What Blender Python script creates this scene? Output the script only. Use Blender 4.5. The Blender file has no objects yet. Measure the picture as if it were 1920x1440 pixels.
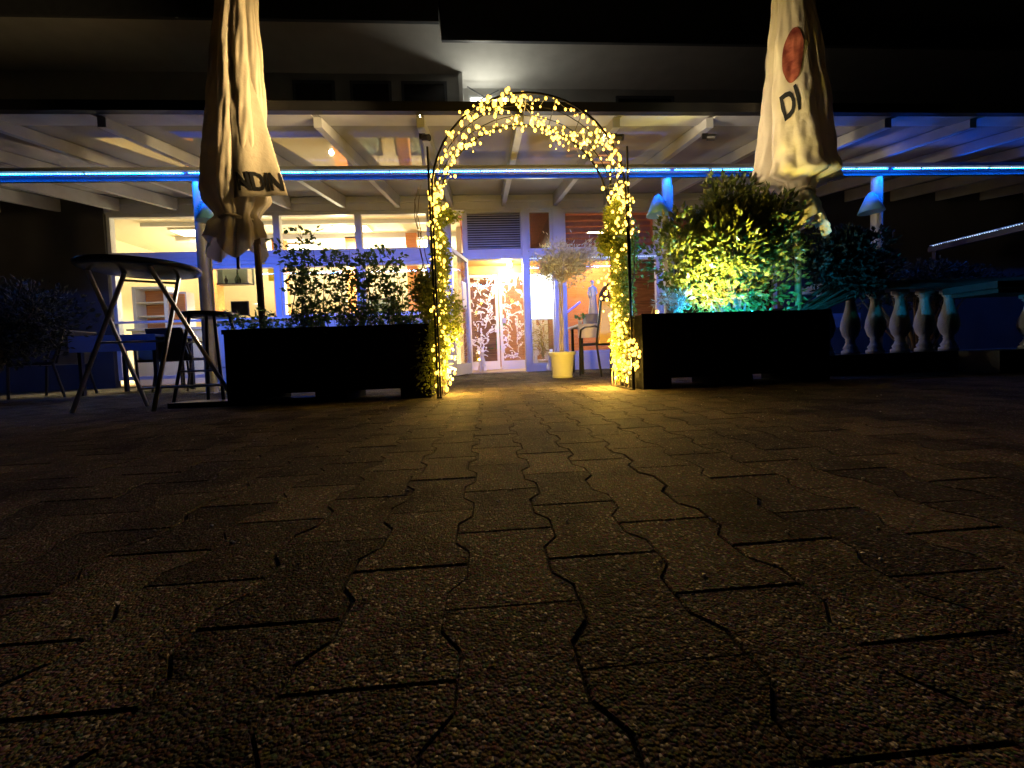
import bpy, bmesh, math, random
from mathutils import Vector, Matrix, Quaternion
from mathutils.bvhtree import BVHTree
random.seed(7)
rnd = random.random
def ru(a, b): return a + (b - a) * rnd()
PI = math.pi
sc = bpy.context.scene
col = sc.collection

# ------------------------------------------------------------------ camera
cam_d = bpy.data.cameras.new('camera'); cam = bpy.data.objects.new('camera', cam_d); col.objects.link(cam); sc.camera = cam
yaw, pit, rol = math.radians(3.6), math.radians(2.15), math.radians(2.1)
Fv = Vector((math.sin(yaw)*math.cos(pit), math.cos(yaw)*math.cos(pit), -math.sin(pit)))
R0 = Vector((math.cos(yaw), -math.sin(yaw), 0)); U0 = R0.cross(Fv)
Rv = R0*math.cos(rol) - U0*math.sin(rol); Uv = U0*math.cos(rol) + R0*math.sin(rol)
M = Matrix((Rv, Uv, -Fv)).transposed().to_4x4(); M.translation = Vector((0, 0, .32))
cam.matrix_world = M
cam_d.sensor_width = 36; cam_d.lens = 36*720/1920; cam_d.shift_y = -28/1920
cam_d.clip_start = .02; cam_d.clip_end = 500

# ------------------------------------------------------------------ world: night sky, far below the horizon sun
w = bpy.data.worlds.new('World'); sc.world = w; w.use_nodes = True
wn = w.node_tree.nodes; wl = w.node_tree.links
sky = wn.new('ShaderNodeTexSky'); sky.sky_type = 'NISHITA'; sky.sun_disc = False
sky.sun_elevation = math.radians(-4); sky.sun_rotation = math.radians(200)
wl.new(sky.outputs[0], wn['Background'].inputs[0]); wn['Background'].inputs[1].default_value = .00012
sc.view_settings.view_transform = 'Standard'; sc.view_settings.look = 'None'
sc.view_settings.exposure = -.1; sc.view_settings.gamma = 1
sc.render.engine = 'CYCLES'
sc.cycles.max_bounces = 8; sc.cycles.transparent_max_bounces = 16
sc.cycles.sample_clamp_indirect = 3

# ------------------------------------------------------------------ materials
def mat(name, c, rough=.6, metal=0, spec=.5, noise=0, nscale=8, bump=0, bscale=60, emit=None, es=0, trans=0, ior=1.45, c2=None, coat=0):
    m = bpy.data.materials.new(name); m.use_nodes = True
    nt = m.node_tree; b = nt.nodes['Principled BSDF']; L = nt.links
    b.inputs['Base Color'].default_value = (*c, 1); b.inputs['Roughness'].default_value = rough
    b.inputs['Metallic'].default_value = metal; b.inputs['IOR'].default_value = ior
    b.inputs['Specular IOR Level'].default_value = spec
    b.inputs['Coat Weight'].default_value = coat
    tc = nt.nodes.new('ShaderNodeTexCoord')
    if noise or c2:
        n = nt.nodes.new('ShaderNodeTexNoise'); n.inputs['Scale'].default_value = nscale; n.inputs['Detail'].default_value = 6
        L.new(tc.outputs['Object'], n.inputs['Vector'])
        r = nt.nodes.new('ShaderNodeValToRGB'); r.color_ramp.elements[0].position = .32; r.color_ramp.elements[1].position = .68
        k = 1 - noise
        r.color_ramp.elements[0].color = (c[0]*k, c[1]*k, c[2]*k, 1)
        r.color_ramp.elements[1].color = (*(c2 or c), 1)
        L.new(n.outputs[0], r.inputs[0]); L.new(r.outputs[0], b.inputs['Base Color'])
    if bump:
        n2 = nt.nodes.new('ShaderNodeTexNoise'); n2.inputs['Scale'].default_value = bscale; n2.inputs['Detail'].default_value = 5
        L.new(tc.outputs['Object'], n2.inputs['Vector'])
        bp = nt.nodes.new('ShaderNodeBump'); bp.inputs['Strength'].default_value = bump; bp.inputs['Distance'].default_value = .01
        L.new(n2.outputs[0], bp.inputs['Height']); L.new(bp.outputs[0], b.inputs['Normal'])
    if emit:
        b.inputs['Emission Color'].default_value = (*emit, 1); b.inputs['Emission Strength'].default_value = es
    return m
def glass(name, tint=(.93, .96, .95), ior=1.5, rough=.02):
    m = bpy.data.materials.new(name); m.use_nodes = True; nt = m.node_tree; nt.nodes.clear()
    o = nt.nodes.new('ShaderNodeOutputMaterial'); mx = nt.nodes.new('ShaderNodeMixShader'); t = nt.nodes.new('ShaderNodeBsdfTransparent')
    g = nt.nodes.new('ShaderNodeBsdfGlossy'); f = nt.nodes.new('ShaderNodeMath'); lw = nt.nodes.new('ShaderNodeLayerWeight'); lw.inputs[0].default_value = .5; pw = nt.nodes.new('ShaderNodeMath'); pw.operation = 'POWER'; pw.inputs[1].default_value = 5; nt.links.new(lw.outputs['Facing'], pw.inputs[0]); f.operation = 'MULTIPLY_ADD'; f.inputs[1].default_value = .95; f.inputs[2].default_value = .05; nt.links.new(pw.outputs[0], f.inputs[0])
    t.inputs[0].default_value = (*tint, 1); g.inputs['Roughness'].default_value = rough
    nt.links.new(f.outputs[0], mx.inputs[0]); nt.links.new(t.outputs[0], mx.inputs[1]); nt.links.new(g.outputs[0], mx.inputs[2]); nt.links.new(mx.outputs[0], o.inputs[0])
    return m
def leafmat(name, c1, c2, rough=.45, tr=.35):
    m = bpy.data.materials.new(name); m.use_nodes = True; nt = m.node_tree; b = nt.nodes['Principled BSDF']; L = nt.links
    g = nt.nodes.new('ShaderNodeNewGeometry'); r = nt.nodes.new('ShaderNodeValToRGB')
    r.color_ramp.elements[0].color = (*c1, 1); r.color_ramp.elements[1].color = (*c2, 1)
    L.new(g.outputs['Random Per Island'], r.inputs[0]); L.new(r.outputs[0], b.inputs['Base Color']); b.inputs['Roughness'].default_value = rough
    t = nt.nodes.new('ShaderNodeBsdfTranslucent'); L.new(r.outputs[0], t.inputs[0]); mx = nt.nodes.new('ShaderNodeMixShader'); mx.inputs[0].default_value = tr
    L.new(b.outputs[0], mx.inputs[1]); L.new(t.outputs[0], mx.inputs[2]); L.new(mx.outputs[0], nt.nodes['Material Output'].inputs[0])
    return m
def emis(name, c, s, sample=True):
    m = mat(name, (.8, .8, .8), emit=c, es=s)
    if not sample: m.cycles.emission_sampling = 'NONE'
    return m
def wood(name, c1, c2, sx=1, sz=12, rough=.45):
    m = bpy.data.materials.new(name); m.use_nodes = True; nt = m.node_tree; b = nt.nodes['Principled BSDF']; L = nt.links
    tc = nt.nodes.new('ShaderNodeTexCoord'); mp = nt.nodes.new('ShaderNodeMapping'); mp.inputs['Scale'].default_value = (sx, 6, sz)
    n = nt.nodes.new('ShaderNodeTexNoise'); n.inputs['Scale'].default_value = 3; n.inputs['Detail'].default_value = 8
    r = nt.nodes.new('ShaderNodeValToRGB'); r.color_ramp.elements[0].color = (*c1, 1); r.color_ramp.elements[1].color = (*c2, 1)
    r.color_ramp.elements[0].position = .35; r.color_ramp.elements[1].position = .65
    L.new(tc.outputs['Object'], mp.inputs[0]); L.new(mp.outputs[0], n.inputs['Vector']); L.new(n.outputs[0], r.inputs[0]); L.new(r.outputs[0], b.inputs['Base Color'])
    b.inputs['Roughness'].default_value = rough
    return m

def bulbmat():
    m = bpy.data.materials.new('warm_bulb'); m.use_nodes = True; nt = m.node_tree; b = nt.nodes['Principled BSDF']
    lw = nt.nodes.new('ShaderNodeLayerWeight'); lw.inputs[0].default_value = .35; r = nt.nodes.new('ShaderNodeValToRGB')
    r.color_ramp.elements[0].position = .12; r.color_ramp.elements[1].position = .75
    r.color_ramp.elements[0].color = (1, .6, .075, 1); r.color_ramp.elements[1].color = (.5, .2, .003, 1)
    nt.links.new(lw.outputs['Facing'], r.inputs[0]); nt.links.new(r.outputs[0], b.inputs['Emission Color']); b.inputs['Emission Strength'].default_value = 5.5
    m.cycles.emission_sampling = 'NONE'; return m
# paving: exposed-aggregate concrete
def paving_mat():
    m = bpy.data.materials.new('paver_concrete'); m.use_nodes = True; nt = m.node_tree; b = nt.nodes['Principled BSDF']; L = nt.links
    tc = nt.nodes.new('ShaderNodeTexCoord')
    def vor(s, feat='F1'):
        v = nt.nodes.new('ShaderNodeTexVoronoi'); v.inputs['Scale'].default_value = s; v.feature = feat; L.new(tc.outputs['Object'], v.inputs['Vector']); return v
    def noi(s, d=5):
        n = nt.nodes.new('ShaderNodeTexNoise'); n.inputs['Scale'].default_value = s; n.inputs['Detail'].default_value = d; L.new(tc.outputs['Object'], n.inputs['Vector']); return n
    v1 = vor(300); v2 = vor(90); n1 = noi(1.3); n2 = noi(160)
    # stone colour per cell
    hs = nt.nodes.new('ShaderNodeMixRGB'); hs.blend_type = 'MIX'; hs.inputs[0].default_value = .07
    hs.inputs[1].default_value = (.062, .047, .028, 1); L.new(v1.outputs['Color'], hs.inputs[2])
    r = nt.nodes.new('ShaderNodeValToRGB'); r.color_ramp.elements[0].color = (.6, .6, .6, 1); r.color_ramp.elements[1].color = (1.15, 1.12, 1.05, 1)
    r.color_ramp.elements[0].position = .3; r.color_ramp.elements[1].position = .7
    L.new(n1.outputs[0], r.inputs[0])
    mu = nt.nodes.new('ShaderNodeMixRGB'); mu.blend_type = 'MULTIPLY'; mu.inputs[0].default_value = 1
    L.new(hs.outputs[0], mu.inputs[1]); L.new(r.outputs[0], mu.inputs[2])
    # rare pale chips
    sp = nt.nodes.new('ShaderNodeSeparateColor'); L.new(v2.outputs['Color'], sp.inputs[0])
    g1 = nt.nodes.new('ShaderNodeMath'); g1.operation = 'GREATER_THAN'; g1.inputs[1].default_value = .982; L.new(sp.outputs[0], g1.inputs[0])
    g2 = nt.nodes.new('ShaderNodeMath'); g2.operation = 'LESS_THAN'; g2.inputs[1].default_value = .35; L.new(v2.outputs['Distance'], g2.inputs[0])
    g3 = nt.nodes.new('ShaderNodeMath'); g3.operation = 'MULTIPLY'; L.new(g1.outputs[0], g3.inputs[0]); L.new(g2.outputs[0], g3.inputs[1])
    mc = nt.nodes.new('ShaderNodeMixRGB'); mc.inputs[2].default_value = (.34, .31, .26, 1); L.new(g3.outputs[0], mc.inputs[0]); L.new(mu.outputs[0], mc.inputs[1])
    s1 = nt.nodes.new('ShaderNodeSeparateColor'); L.new(v1.outputs['Color'], s1.inputs[0])
    h1 = nt.nodes.new('ShaderNodeMath'); h1.operation = 'GREATER_THAN'; h1.inputs[1].default_value = .93; L.new(s1.outputs[2], h1.inputs[0])
    m3 = nt.nodes.new('ShaderNodeMixRGB'); m3.inputs[2].default_value = (.2, .17, .13, 1); L.new(h1.outputs[0], m3.inputs[0]); L.new(mc.outputs[0], m3.inputs[1])
    oi = nt.nodes.new('ShaderNodeNewGeometry'); rr = nt.nodes.new('ShaderNodeValToRGB'); rr.color_ramp.elements[0].color = (.62, .62, .64, 1); rr.color_ramp.elements[1].color = (1.25, 1.22, 1.15, 1); L.new(oi.outputs['Random Per Island'], rr.inputs[0])
    m4 = nt.nodes.new('ShaderNodeMixRGB'); m4.blend_type = 'MULTIPLY'; m4.inputs[0].default_value = 1; L.new(m3.outputs[0], m4.inputs[1]); L.new(rr.outputs[0], m4.inputs[2])
    n5 = noi(5, 8); r5 = nt.nodes.new('ShaderNodeValToRGB'); r5.color_ramp.elements[0].position = .36; r5.color_ramp.elements[1].position = .5; r5.color_ramp.elements[0].color = (.45, .45, .45, 1); r5.color_ramp.elements[1].color = (1, 1, 1, 1); L.new(n5.outputs[0], r5.inputs[0])
    m5 = nt.nodes.new('ShaderNodeMixRGB'); m5.blend_type = 'MULTIPLY'; m5.inputs[0].default_value = .8; L.new(m4.outputs[0], m5.inputs[1]); L.new(r5.outputs[0], m5.inputs[2])
    L.new(m5.outputs[0], b.inputs['Base Color'])
    # bump: pebbles + grit
    a1 = nt.nodes.new('ShaderNodeMath'); a1.operation = 'MULTIPLY_ADD'; a1.inputs[1].default_value = -.6; sv = nt.nodes.new('ShaderNodeSeparateColor'); L.new(v1.outputs['Color'], sv.inputs[0]); a0 = nt.nodes.new('ShaderNodeMath'); a0.operation = 'MULTIPLY_ADD'; a0.inputs[1].default_value = .7; L.new(sv.outputs[1], a0.inputs[0]); L.new(n2.outputs[0], a0.inputs[2]); L.new(v1.outputs['Distance'], a1.inputs[0]); L.new(a0.outputs[0], a1.inputs[2])
    a2 = nt.nodes.new('ShaderNodeMath'); a2.operation = 'MULTIPLY_ADD'; a2.inputs[1].default_value = -.5; L.new(v2.outputs['Distance'], a2.inputs[0]); L.new(a1.outputs[0], a2.inputs[2])
    bp = nt.nodes.new('ShaderNodeBump'); bp.inputs['Strength'].default_value = 1; bp.inputs['Distance'].default_value = .0036
    L.new(a2.outputs[0], bp.inputs['Height']); L.new(bp.outputs[0], b.inputs['Normal'])
    b.inputs['Roughness'].default_value = .8; spm = nt.nodes.new('ShaderNodeMath'); spm.operation = 'MULTIPLY_ADD'; spm.inputs[1].default_value = .5; spm.inputs[2].default_value = .05; L.new(h1.outputs[0], spm.inputs[0]); L.new(spm.outputs[0], b.inputs['Specular IOR Level']); b.inputs['IOR'].default_value = 1.3
    return m

MT = dict(
    paver=paving_mat(),
    sand=mat('joint_sand', (.022, .019, .015), .95, noise=.5, nscale=30, bump=.6, bscale=200),
    render=mat('white_render', (.62, .62, .6), .8, noise=.12, nscale=3, bump=.25, bscale=90),
    dark=mat('dark_render', (.06, .06, .065), .85, noise=.3, nscale=2, bump=.2),
    frame=mat('white_frame_paint', (.6, .62, .66), .4, noise=.08, nscale=5),
    rafter=mat('painted_rafter', (.33, .345, .37), .5, noise=.15, nscale=6),
    beam=mat('dark_gutter', (.12, .13, .15), .45, noise=.2),
    panel=mat('glazed_roof_panel', (.31, .315, .33), .025, ior=2.1, noise=.18, nscale=1.6),
    glass=glass('window_glass'),
    frost=glass('greyed_glass', (.4, .45, .47), 1.5, .1),
    cream=mat('cream_interior', (.88, .81, .6), .8, noise=.06, nscale=3),
    creamd=mat('cream_ceiling', (.86, .8, .58), .75),
    floor=mat('interior_floor', (.4, .3, .2), .4, noise=.3, nscale=4),
    orange=wood('orange_wood', (.5, .17, .04), (.62, .26, .08)),
    redwood=wood('red_brown_wood', (.17, .07, .035), (.33, .15, .08)),
    ceilwood=wood('pine_ceiling', (.55, .28, .1), (.75, .42, .17), 1, 1),
    white=mat('white_gloss', (.8, .8, .78), .35),
    plaster=mat('white_plaster', (.75, .77, .8), .6, bump=.2, bscale=40),
    black=mat('black_metal', (.015, .015, .017), .35, metal=.3),
    steel=mat('brushed_steel', (.55, .55, .56), .28, metal=1, noise=.15, nscale=20),
    galv=mat('galvanised_post', (.36, .38, .4), .45, metal=.2, noise=.25, nscale=9),
    tabletop=mat('dark_laminate', (.02, .02, .022), .22, noise=.2),
    sling=mat('taupe_sling_fabric', (.6, .42, .28), .8, bump=.3, bscale=300),
    planter=mat('dark_planter_board', (.012, .0115, .011), .95, spec=.08, noise=.4, nscale=12, bump=.5, bscale=80),
    soil=mat('soil', (.04, .03, .02), .95, bump=1, bscale=60, noise=.5, nscale=30),
    canvas=mat('beige_canvas', (.78, .69, .52), .9, noise=.2, nscale=4, bump=.9, bscale=11),
    print_black=mat('black_print', (.01, .01, .012), .7),
    print_red=mat('faded_red_print', (.13, .01, .008), .8, noise=.2, nscale=13, c2=(.36, .1, .06)),
    pole=wood('varnished_pole', (.22, .14, .06), (.34, .23, .11), 8, 1),
    stone=mat('cast_stone', (.36, .36, .37), .85, noise=.25, nscale=7, bump=.5, bscale=70),
    darkstone=mat('dark_cast_stone', (.06, .06, .058), .9, noise=.4, nscale=7, bump=.5, bscale=70),  # darker copy of the cast stone
    pot=mat('pale_plastic_pot', (.52, .53, .4), .5, noise=.08),
    bark=mat('bark', (.16, .12, .09), .9, bump=.8, bscale=50, noise=.3, nscale=20),
    barkpale=mat('pale_bark', (.5, .42, .36), .85, bump=.7, bscale=60, noise=.3, nscale=20),
    rose=leafmat('climber_leaf', (.12, .17, .02), (.3, .34, .05)),
    roseD=leafmat('rose_leaf', (.06, .11, .03), (.16, .24, .06), .45, .5),
    laurel=leafmat('laurel_leaf', (.08, .12, .025), (.24, .26, .06), .32, .25),
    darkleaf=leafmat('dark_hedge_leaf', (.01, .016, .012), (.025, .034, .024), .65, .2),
    olive=leafmat('olive_leaf', (.4, .43, .42), (.65, .68, .68), .5, .2),
    housepl=leafmat('houseplant_leaf', (.05, .16, .05), (.12, .3, .1)),
    palm=leafmat('palm_leaf', (.3, .26, .07), (.45, .4, .14)),
    shade=mat('blue_lit_lamp_shade', (.12, .34, .6), .35),  # blue of the LED light put into the shade's base colour
    bulb=bulbmat(),
    led=emis('led_diode', (.2, .6, 1), 6, False),
    ledblue=emis('blue_led_tube', (.0, .13, 1), 220),
    ledw=emis('pale_led_diode', (.6, .8, 1), 3.5, False),
    lampwarm=emis('warm_lamp_glass', (1, .8, .45), 20),
    lightbox=emis('light_box_face', (1, .93, .75), 4),
    window_lit=emis('lit_upstairs_pane', (1, .95, .75), 3.5),
    bluetube=emis('blue_neon', (.02, .02, 1), 1.2, False),
    yellow=mat('yellow_card', (.85, .6, .02), .6),
    bottle=mat('dark_bottle_glass', (.03, .05, .03), .08),
    tile=mat('blue_table_cloth', (.1, .17, .4), .7),
    cloth=mat('white_table_cloth', (.75, .72, .75), .8, bump=.2, bscale=12),
    pic=mat('dark_mirror', (.02, .018, .017), .15, noise=.6, nscale=4, c2=(.15, .05, .03)),
    cyan=emis('cyan_stake_lamp', (.02, .75, 1), 14, False),
    green=emis('green_stake_lamp', (.05, 1, .45), 6, False),
    chip=mat('pale_stone_chip', (.6, .56, .5), .6, noise=.3, nscale=90),
    pink=mat('terracotta_panel', (.5, .2, .12), .7, noise=.2),
)

def add_translucent(m, k):
    nt = m.node_tree; b = nt.nodes['Principled BSDF']; t = nt.nodes.new('ShaderNodeBsdfTranslucent'); mx = nt.nodes.new('ShaderNodeMixShader'); mx.inputs[0].default_value = k
    if b.inputs['Base Color'].links: nt.links.new(b.inputs['Base Color'].links[0].from_socket, t.inputs[0])
    else: t.inputs[0].default_value = b.inputs['Base Color'].default_value
    nt.links.new(b.outputs[0], mx.inputs[1]); nt.links.new(t.outputs[0], mx.inputs[2]); nt.links.new(mx.outputs[0], nt.nodes['Material Output'].inputs[0])
add_translucent(MT['canvas'], .22)

# ------------------------------------------------------------------ mesh builder, written in world coordinates
ORG = {}
class MB:
    def __init__(s): s.v = []; s.f = []
    def box(s, x0, y0, z0, x1, y1, z1, rot=0, piv=None):
        n = len(s.v); P = [(x, y, z) for z in (z0, z1) for y in (y0, y1) for x in (x0, x1)]
        if rot:
            px, py = piv; c, si = math.cos(rot), math.sin(rot)
            P = [(px+(x-px)*c-(y-py)*si, py+(x-px)*si+(y-py)*c, z) for x, y, z in P]
        s.v += P
        s.f += [tuple(n+i for i in q) for q in ((0, 2, 3, 1), (4, 5, 7, 6), (0, 1, 5, 4), (2, 6, 7, 3), (0, 4, 6, 2), (1, 3, 7, 5))]
        return s
    def tube(s, pts, r, seg=8, caps=True, sx=1):
        pts = [Vector(p) for p in pts]; k = len(pts); rs = r if isinstance(r, (list, tuple)) else [r]*k
        n = len(s.v); up = None
        for i, p in enumerate(pts):
            d = (pts[min(i+1, k-1)] - pts[max(i-1, 0)])
            if d.length < 1e-9: d = Vector((0, 0, 1))
            d.normalize()
            if up is None: up = Vector((0, 1, 0)) if abs(d.y) < .9 else Vector((1, 0, 0))
            a = d.cross(up).normalized(); b = a.cross(d).normalized(); up = b
            for j in range(seg):
                t = 2*PI*j/seg + PI/seg
                s.v.append(tuple(p + (a*math.cos(t)*sx + b*math.sin(t))*rs[i]))
        for i in range(k-1):
            for j in range(seg):
                s.f.append((n+i*seg+j, n+i*seg+(j+1) % seg, n+(i+1)*seg+(j+1) % seg, n+(i+1)*seg+j))
        if caps:
            s.f.append(tuple(n+j for j in range(seg))[::-1]); s.f.append(tuple(n+(k-1)*seg+j for j in range(seg)))
        return s
    def lathe(s, cx, cy, prof, seg=24, fx=None):
        n = len(s.v); k = len(prof)
        for i, (r, z) in enumerate(prof):
            for j in range(seg):
                t = 2*PI*j/seg; q = r*(fx(t, z) if fx else 1); s.v.append((cx+q*math.cos(t), cy+q*math.sin(t), z))
        for i in range(k-1):
            for j in range(seg):
                s.f.append((n+i*seg+j, n+i*seg+(j+1) % seg, n+(i+1)*seg+(j+1) % seg, n+(i+1)*seg+j))
        s.f.append(tuple(n+j for j in range(seg))[::-1]); s.f.append(tuple(n+(k-1)*seg+j for j in range(seg)))
        return s
    def ball(s, c, r, seg=8, rings=5, sc3=(1, 1, 1)):
        n = len(s.v); cx, cy, cz = c
        s.v.append((cx, cy, cz+r*sc3[2]))
        for i in range(1, rings):
            a = PI*i/rings
            for j in range(seg):
                t = 2*PI*j/seg; s.v.append((cx+r*sc3[0]*math.sin(a)*math.cos(t), cy+r*sc3[1]*math.sin(a)*math.sin(t), cz+r*sc3[2]*math.cos(a)))
        s.v.append((cx, cy, cz-r*sc3[2])); last = len(s.v)-1
        for j in range(seg): s.f.append((n, n+1+j, n+1+(j+1) % seg))
        for i in range(rings-2):
            for j in range(seg):
                a = n+1+i*seg; s.f.append((a+j, a+seg+j, a+seg+(j+1) % seg, a+(j+1) % seg))
        a = n+1+(rings-2)*seg
        for j in range(seg): s.f.append((a+j, last, a+(j+1) % seg))
        return s
    def leaf(s, p, L, W, d=None, up=None):
        # folded pointed leaf of four triangles
        d = d or Vector((ru(-1, 1), ru(-1, 1), ru(-.7, 1))); d = d.normalized()
        u = up or Vector((ru(-1, 1), ru(-1, 1), ru(-1, 1))); a = d.cross(u)
        if a.length < .01: a = d.cross(Vector((1, 0, .3)))
        a.normalize(); nn = a.cross(d)
        p = Vector(p); n = len(s.v); m = p + d*L*.45 - nn*W*.25
        s.v += [tuple(p), tuple(p+d*L*.4+a*W*.5), tuple(p+d*L), tuple(p+d*L*.4-a*W*.5), tuple(m)]
        s.f += [(n, n+1, n+4), (n+1, n+2, n+4), (n+2, n+3, n+4), (n+3, n, n+4)]
        return s
    def build(s, name, m, parent=None, smooth=False):
        o0 = ORG.get(parent.name if parent else None, Vector((0, 0, 0)))
        me = bpy.data.meshes.new(name); me.from_pydata([(x-o0.x, y-o0.y, z-o0.z) for x, y, z in s.v], [], s.f); me.update()
        if smooth:
            me.polygons.foreach_set('use_smooth', [True]*len(me.polygons))
            if smooth == 'auto':
                me.set_sharp_from_angle(angle=math.radians(40))
        me.materials.append(MT[m] if isinstance(m, str) else m)
        o = bpy.data.objects.new(name, me); col.objects.link(o)
        if parent: o.parent = parent
        ORG[o.name] = o0
        return o
def thing(name, label, cat, loc=(0, 0, 0), group=None):
    o = bpy.data.objects.new(name, None); o.empty_display_size = .1; col.objects.link(o); o.location = loc
    ORG[o.name] = Vector(loc); o['label'] = label; o['category'] = cat
    if group: o['group'] = group
    return o
def tag(o, label, cat, group=None, kind=None):
    o['label'] = label
    if cat: o['category'] = cat
    if group: o['group'] = group
    if kind: o['kind'] = kind
    return o
def copy_tree(o, parent=None):
    c = o.copy(); col.objects.link(c); c.parent = parent
    ORG[c.name] = ORG.get(o.name, Vector((0, 0, 0)))
    for ch in list(o.children): copy_tree(ch, c)
    return c
def lamp(name, kind, loc, power, color, size=.05, parent=None, aim=None, sy=None):
    d = bpy.data.lights.new(name, kind); d.energy = power; d.color = color
    if kind == 'AREA':
        d.size = size
        if sy: d.shape = 'RECTANGLE'; d.size_y = sy
    else: d.shadow_soft_size = size
    o = bpy.data.objects.new(name, d); col.objects.link(o)
    o0 = ORG.get(parent.name) if parent else Vector((0, 0, 0))
    o.location = Vector(loc) - o0
    if parent: o.parent = parent
    if aim: o.rotation_euler = (Vector(aim)-Vector(loc)).to_track_quat('-Z', 'Y').to_euler()
    return o

# ------------------------------------------------------------------ ground
g = MB(); g.box(-60, -40, -.4, 60, 80, -.0045); tag(g.build('ground', 'sand'), 'dark joint bed under the paving running to the horizon', None, kind='structure')
def pavers():
    mb = MB(); P, A, L = .15, .0125, .212
    prof = [(-.5, 1), (-.34, 1), (-.18, -1), (.18, -1), (.34, 1), (.5, 1)]
    for i in range(-58, 60):
        cx = .02 + i*P
        for j in range(0, 36):
            cy = .16 + j*L + (L/2 if i % 2 else 0)
            if cy > 8.1 or (cy < .8 and abs(cx) > 2.5): continue
            if cy > 7 and not -.4 < cx < .9: continue
            dz = random.gauss(0, .0005); tx, ty = random.gauss(0, .0022), random.gauss(0, .0022); near = cy < 3.2
            rings = ((.0008, -.014), (.0008, -.0025), (.0028, 0)) if near else ((.0008, -.014), (.0024, 0))
            base = len(mb.v); m = len(prof)*2
            jx, jy, ja = random.gauss(0, .0008), random.gauss(0, .0008), random.gauss(0, .004)
            for ins, z in rings:
                pts = [(-(P/2 + A*a - ins), v*(L - 2*ins)) for v, a in prof] + [((P/2 + A*a - ins), v*(L - 2*ins)) for v, a in reversed(prof)]
                for x, y in pts:
                    mb.v.append((cx+jx+x-y*ja, cy+jy+y+x*ja, z + dz + x*tx + y*ty))
            for k in range(len(rings)-1):
                for q in range(m):
                    a, b = base+k*m+q, base+k*m+(q+1) % m
                    mb.f.append((b, a, a+m, b+m))
            t = base+(len(rings)-1)*m
            # top as quads strips
            for q in range(len(prof)-1): mb.f.append((t+q, t+m-1-q, t+m-2-q, t+q+1)[::1])
    return mb
pv = pavers().build('paving', 'paver'); tag(pv, 'dark concrete pavement of interlocking double T pavers', None, kind='structure')
cp = MB()
for k in range(130):
    y = .38 + 2.6*rnd()**1.6; x = ru(-.9, 1.1)*y; r = ru(.0013, .0034)*(1 if y > .6 else .9)
    cp.ball((x, y, .002), r, 6, 4, (ru(.8, 1.6), ru(.7, 1.3), .8))
tag(cp.build('stone_chips', 'chip'), 'loose pale stone chips scattered over the pavers', None, kind='stuff')

# ------------------------------------------------------------------ restaurant building
FY = 7.0
B = thing('restaurant_building', 'restaurant with lit glazed front, entrance doors and dark upper storey', 'building', (0, FY, 0))
def fr(x0, z0, x1, z1, y=FY, t=.07, d=.09):    # window frame ring
    m = MB(); m.box(x0, y-d/2, z0, x1, y+d/2, z0+t).box(x0, y-d/2, z1-t, x1, y+d/2, z1).box(x0, y-d/2, z0+t, x0+t, y+d/2, z1-t).box(x1-t, y-d/2, z0+t, x1, y+d/2, z1-t); return m
def window(x0, z0, x1, z1, name='window', y=FY, gm='glass', t=.05, lab=None, div=()):
    m = fr(x0, z0, x1, z1, y, t)
    for dx in div: m.box(dx-.03, y-.04, z0+t, dx+.03, y+.04, z1-t)
    o = m.build(name, 'frame', B); 
    if lab: o['label'] = lab
    p = MB().box(x0+t, y-.004, z0+t, x1-t, y+.004, z1-t).build('pane', gm, o)
    return o
# dark wall ends
MB().box(-16, FY-.08, 0, -6.31, FY+.02, 3.3).build('side_wall', 'dark', B)
MB().box(5.6, FY-.08, 0, 16, FY+.2, 3.3).build('side_wall', 'dark', B)
# upper row
UP = [(-6.3, -3.55), (-3.55, -2.17), (-2.17, -.93)]
for a, b in UP: window(a, 2.22, b, 2.92, 'upper_window', t=.055)
for a, b in UP: window(a+.02, 1.1 if a > -6 else .12, b-.02, 2.04, 'window', t=.06, div=(-4.75,) if a < -6 else ())
for x in (-3.55, -2.17, -.93): MB().box(x-.035, FY-.075, .0, x+.035, FY+.06, 2.22).build('mullion', 'frame', B)
m = MB(); m.box(-6.3, FY-.07, 2.042, -.9, FY+.05, 2.218).box(-6.3, FY-.085, 2.1, -.9, FY-.071, 2.115).box(-6.3, FY-.085, 2.16, -.9, FY-.071, 2.17)
m.build('transom_bar', 'frame', B)
MB().box(-4.72, FY-.05, 0, -.95, FY+.05, 1.08).build('lower_panel', 'render', B)
MB().box(-6.3, FY-.12, 1.08, -.95, FY-.051, 1.115).build('window_sill', 'white', B)
# fascia above
m = MB(); m.box(-6.4, FY-.06, 2.925, 5.6, FY+.1, 3.16).box(-6.4, FY-.09, 3.05, 5.6, FY-.061, 3.09).build('fascia', 'frame', B)
# corner column left of entrance and louvre
MB().box(-.9, FY-.05, 0, -.6, FY+.1, 2.92).build('mullion', 'frame', B)
window(-.6, .1, -.32, 2.9, 'window', t=.04)
lv = fr(-.32, 2.17, .73, 2.92, t=.05).build('louvre_panel', 'frame', B)
m = MB()
for k in range(15):
    z = 2.24 + k*.0415
    n = len(m.v); m.v += [(-.27, FY-.04, z), (.68, FY-.04, z), (.68, FY+.02, z+.034), (-.27, FY+.02, z+.034), (-.27, FY-.034, z-.006), (.68, FY-.034, z-.006), (.68, FY+.026, z+.028), (-.27, FY+.026, z+.028)]
    m.f += [tuple(n+i for i in q) for q in ((0, 1, 2, 3), (7, 6, 5, 4), (0, 4, 5, 1), (2, 6, 7, 3), (0, 3, 7, 4), (1, 5, 6, 2))]
m.build('slats', 'frame', lv)
MB().box(-.3, FY+.05, 2.2, .7, FY+.07, 2.9).build('back_board', 'dark', lv)
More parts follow.
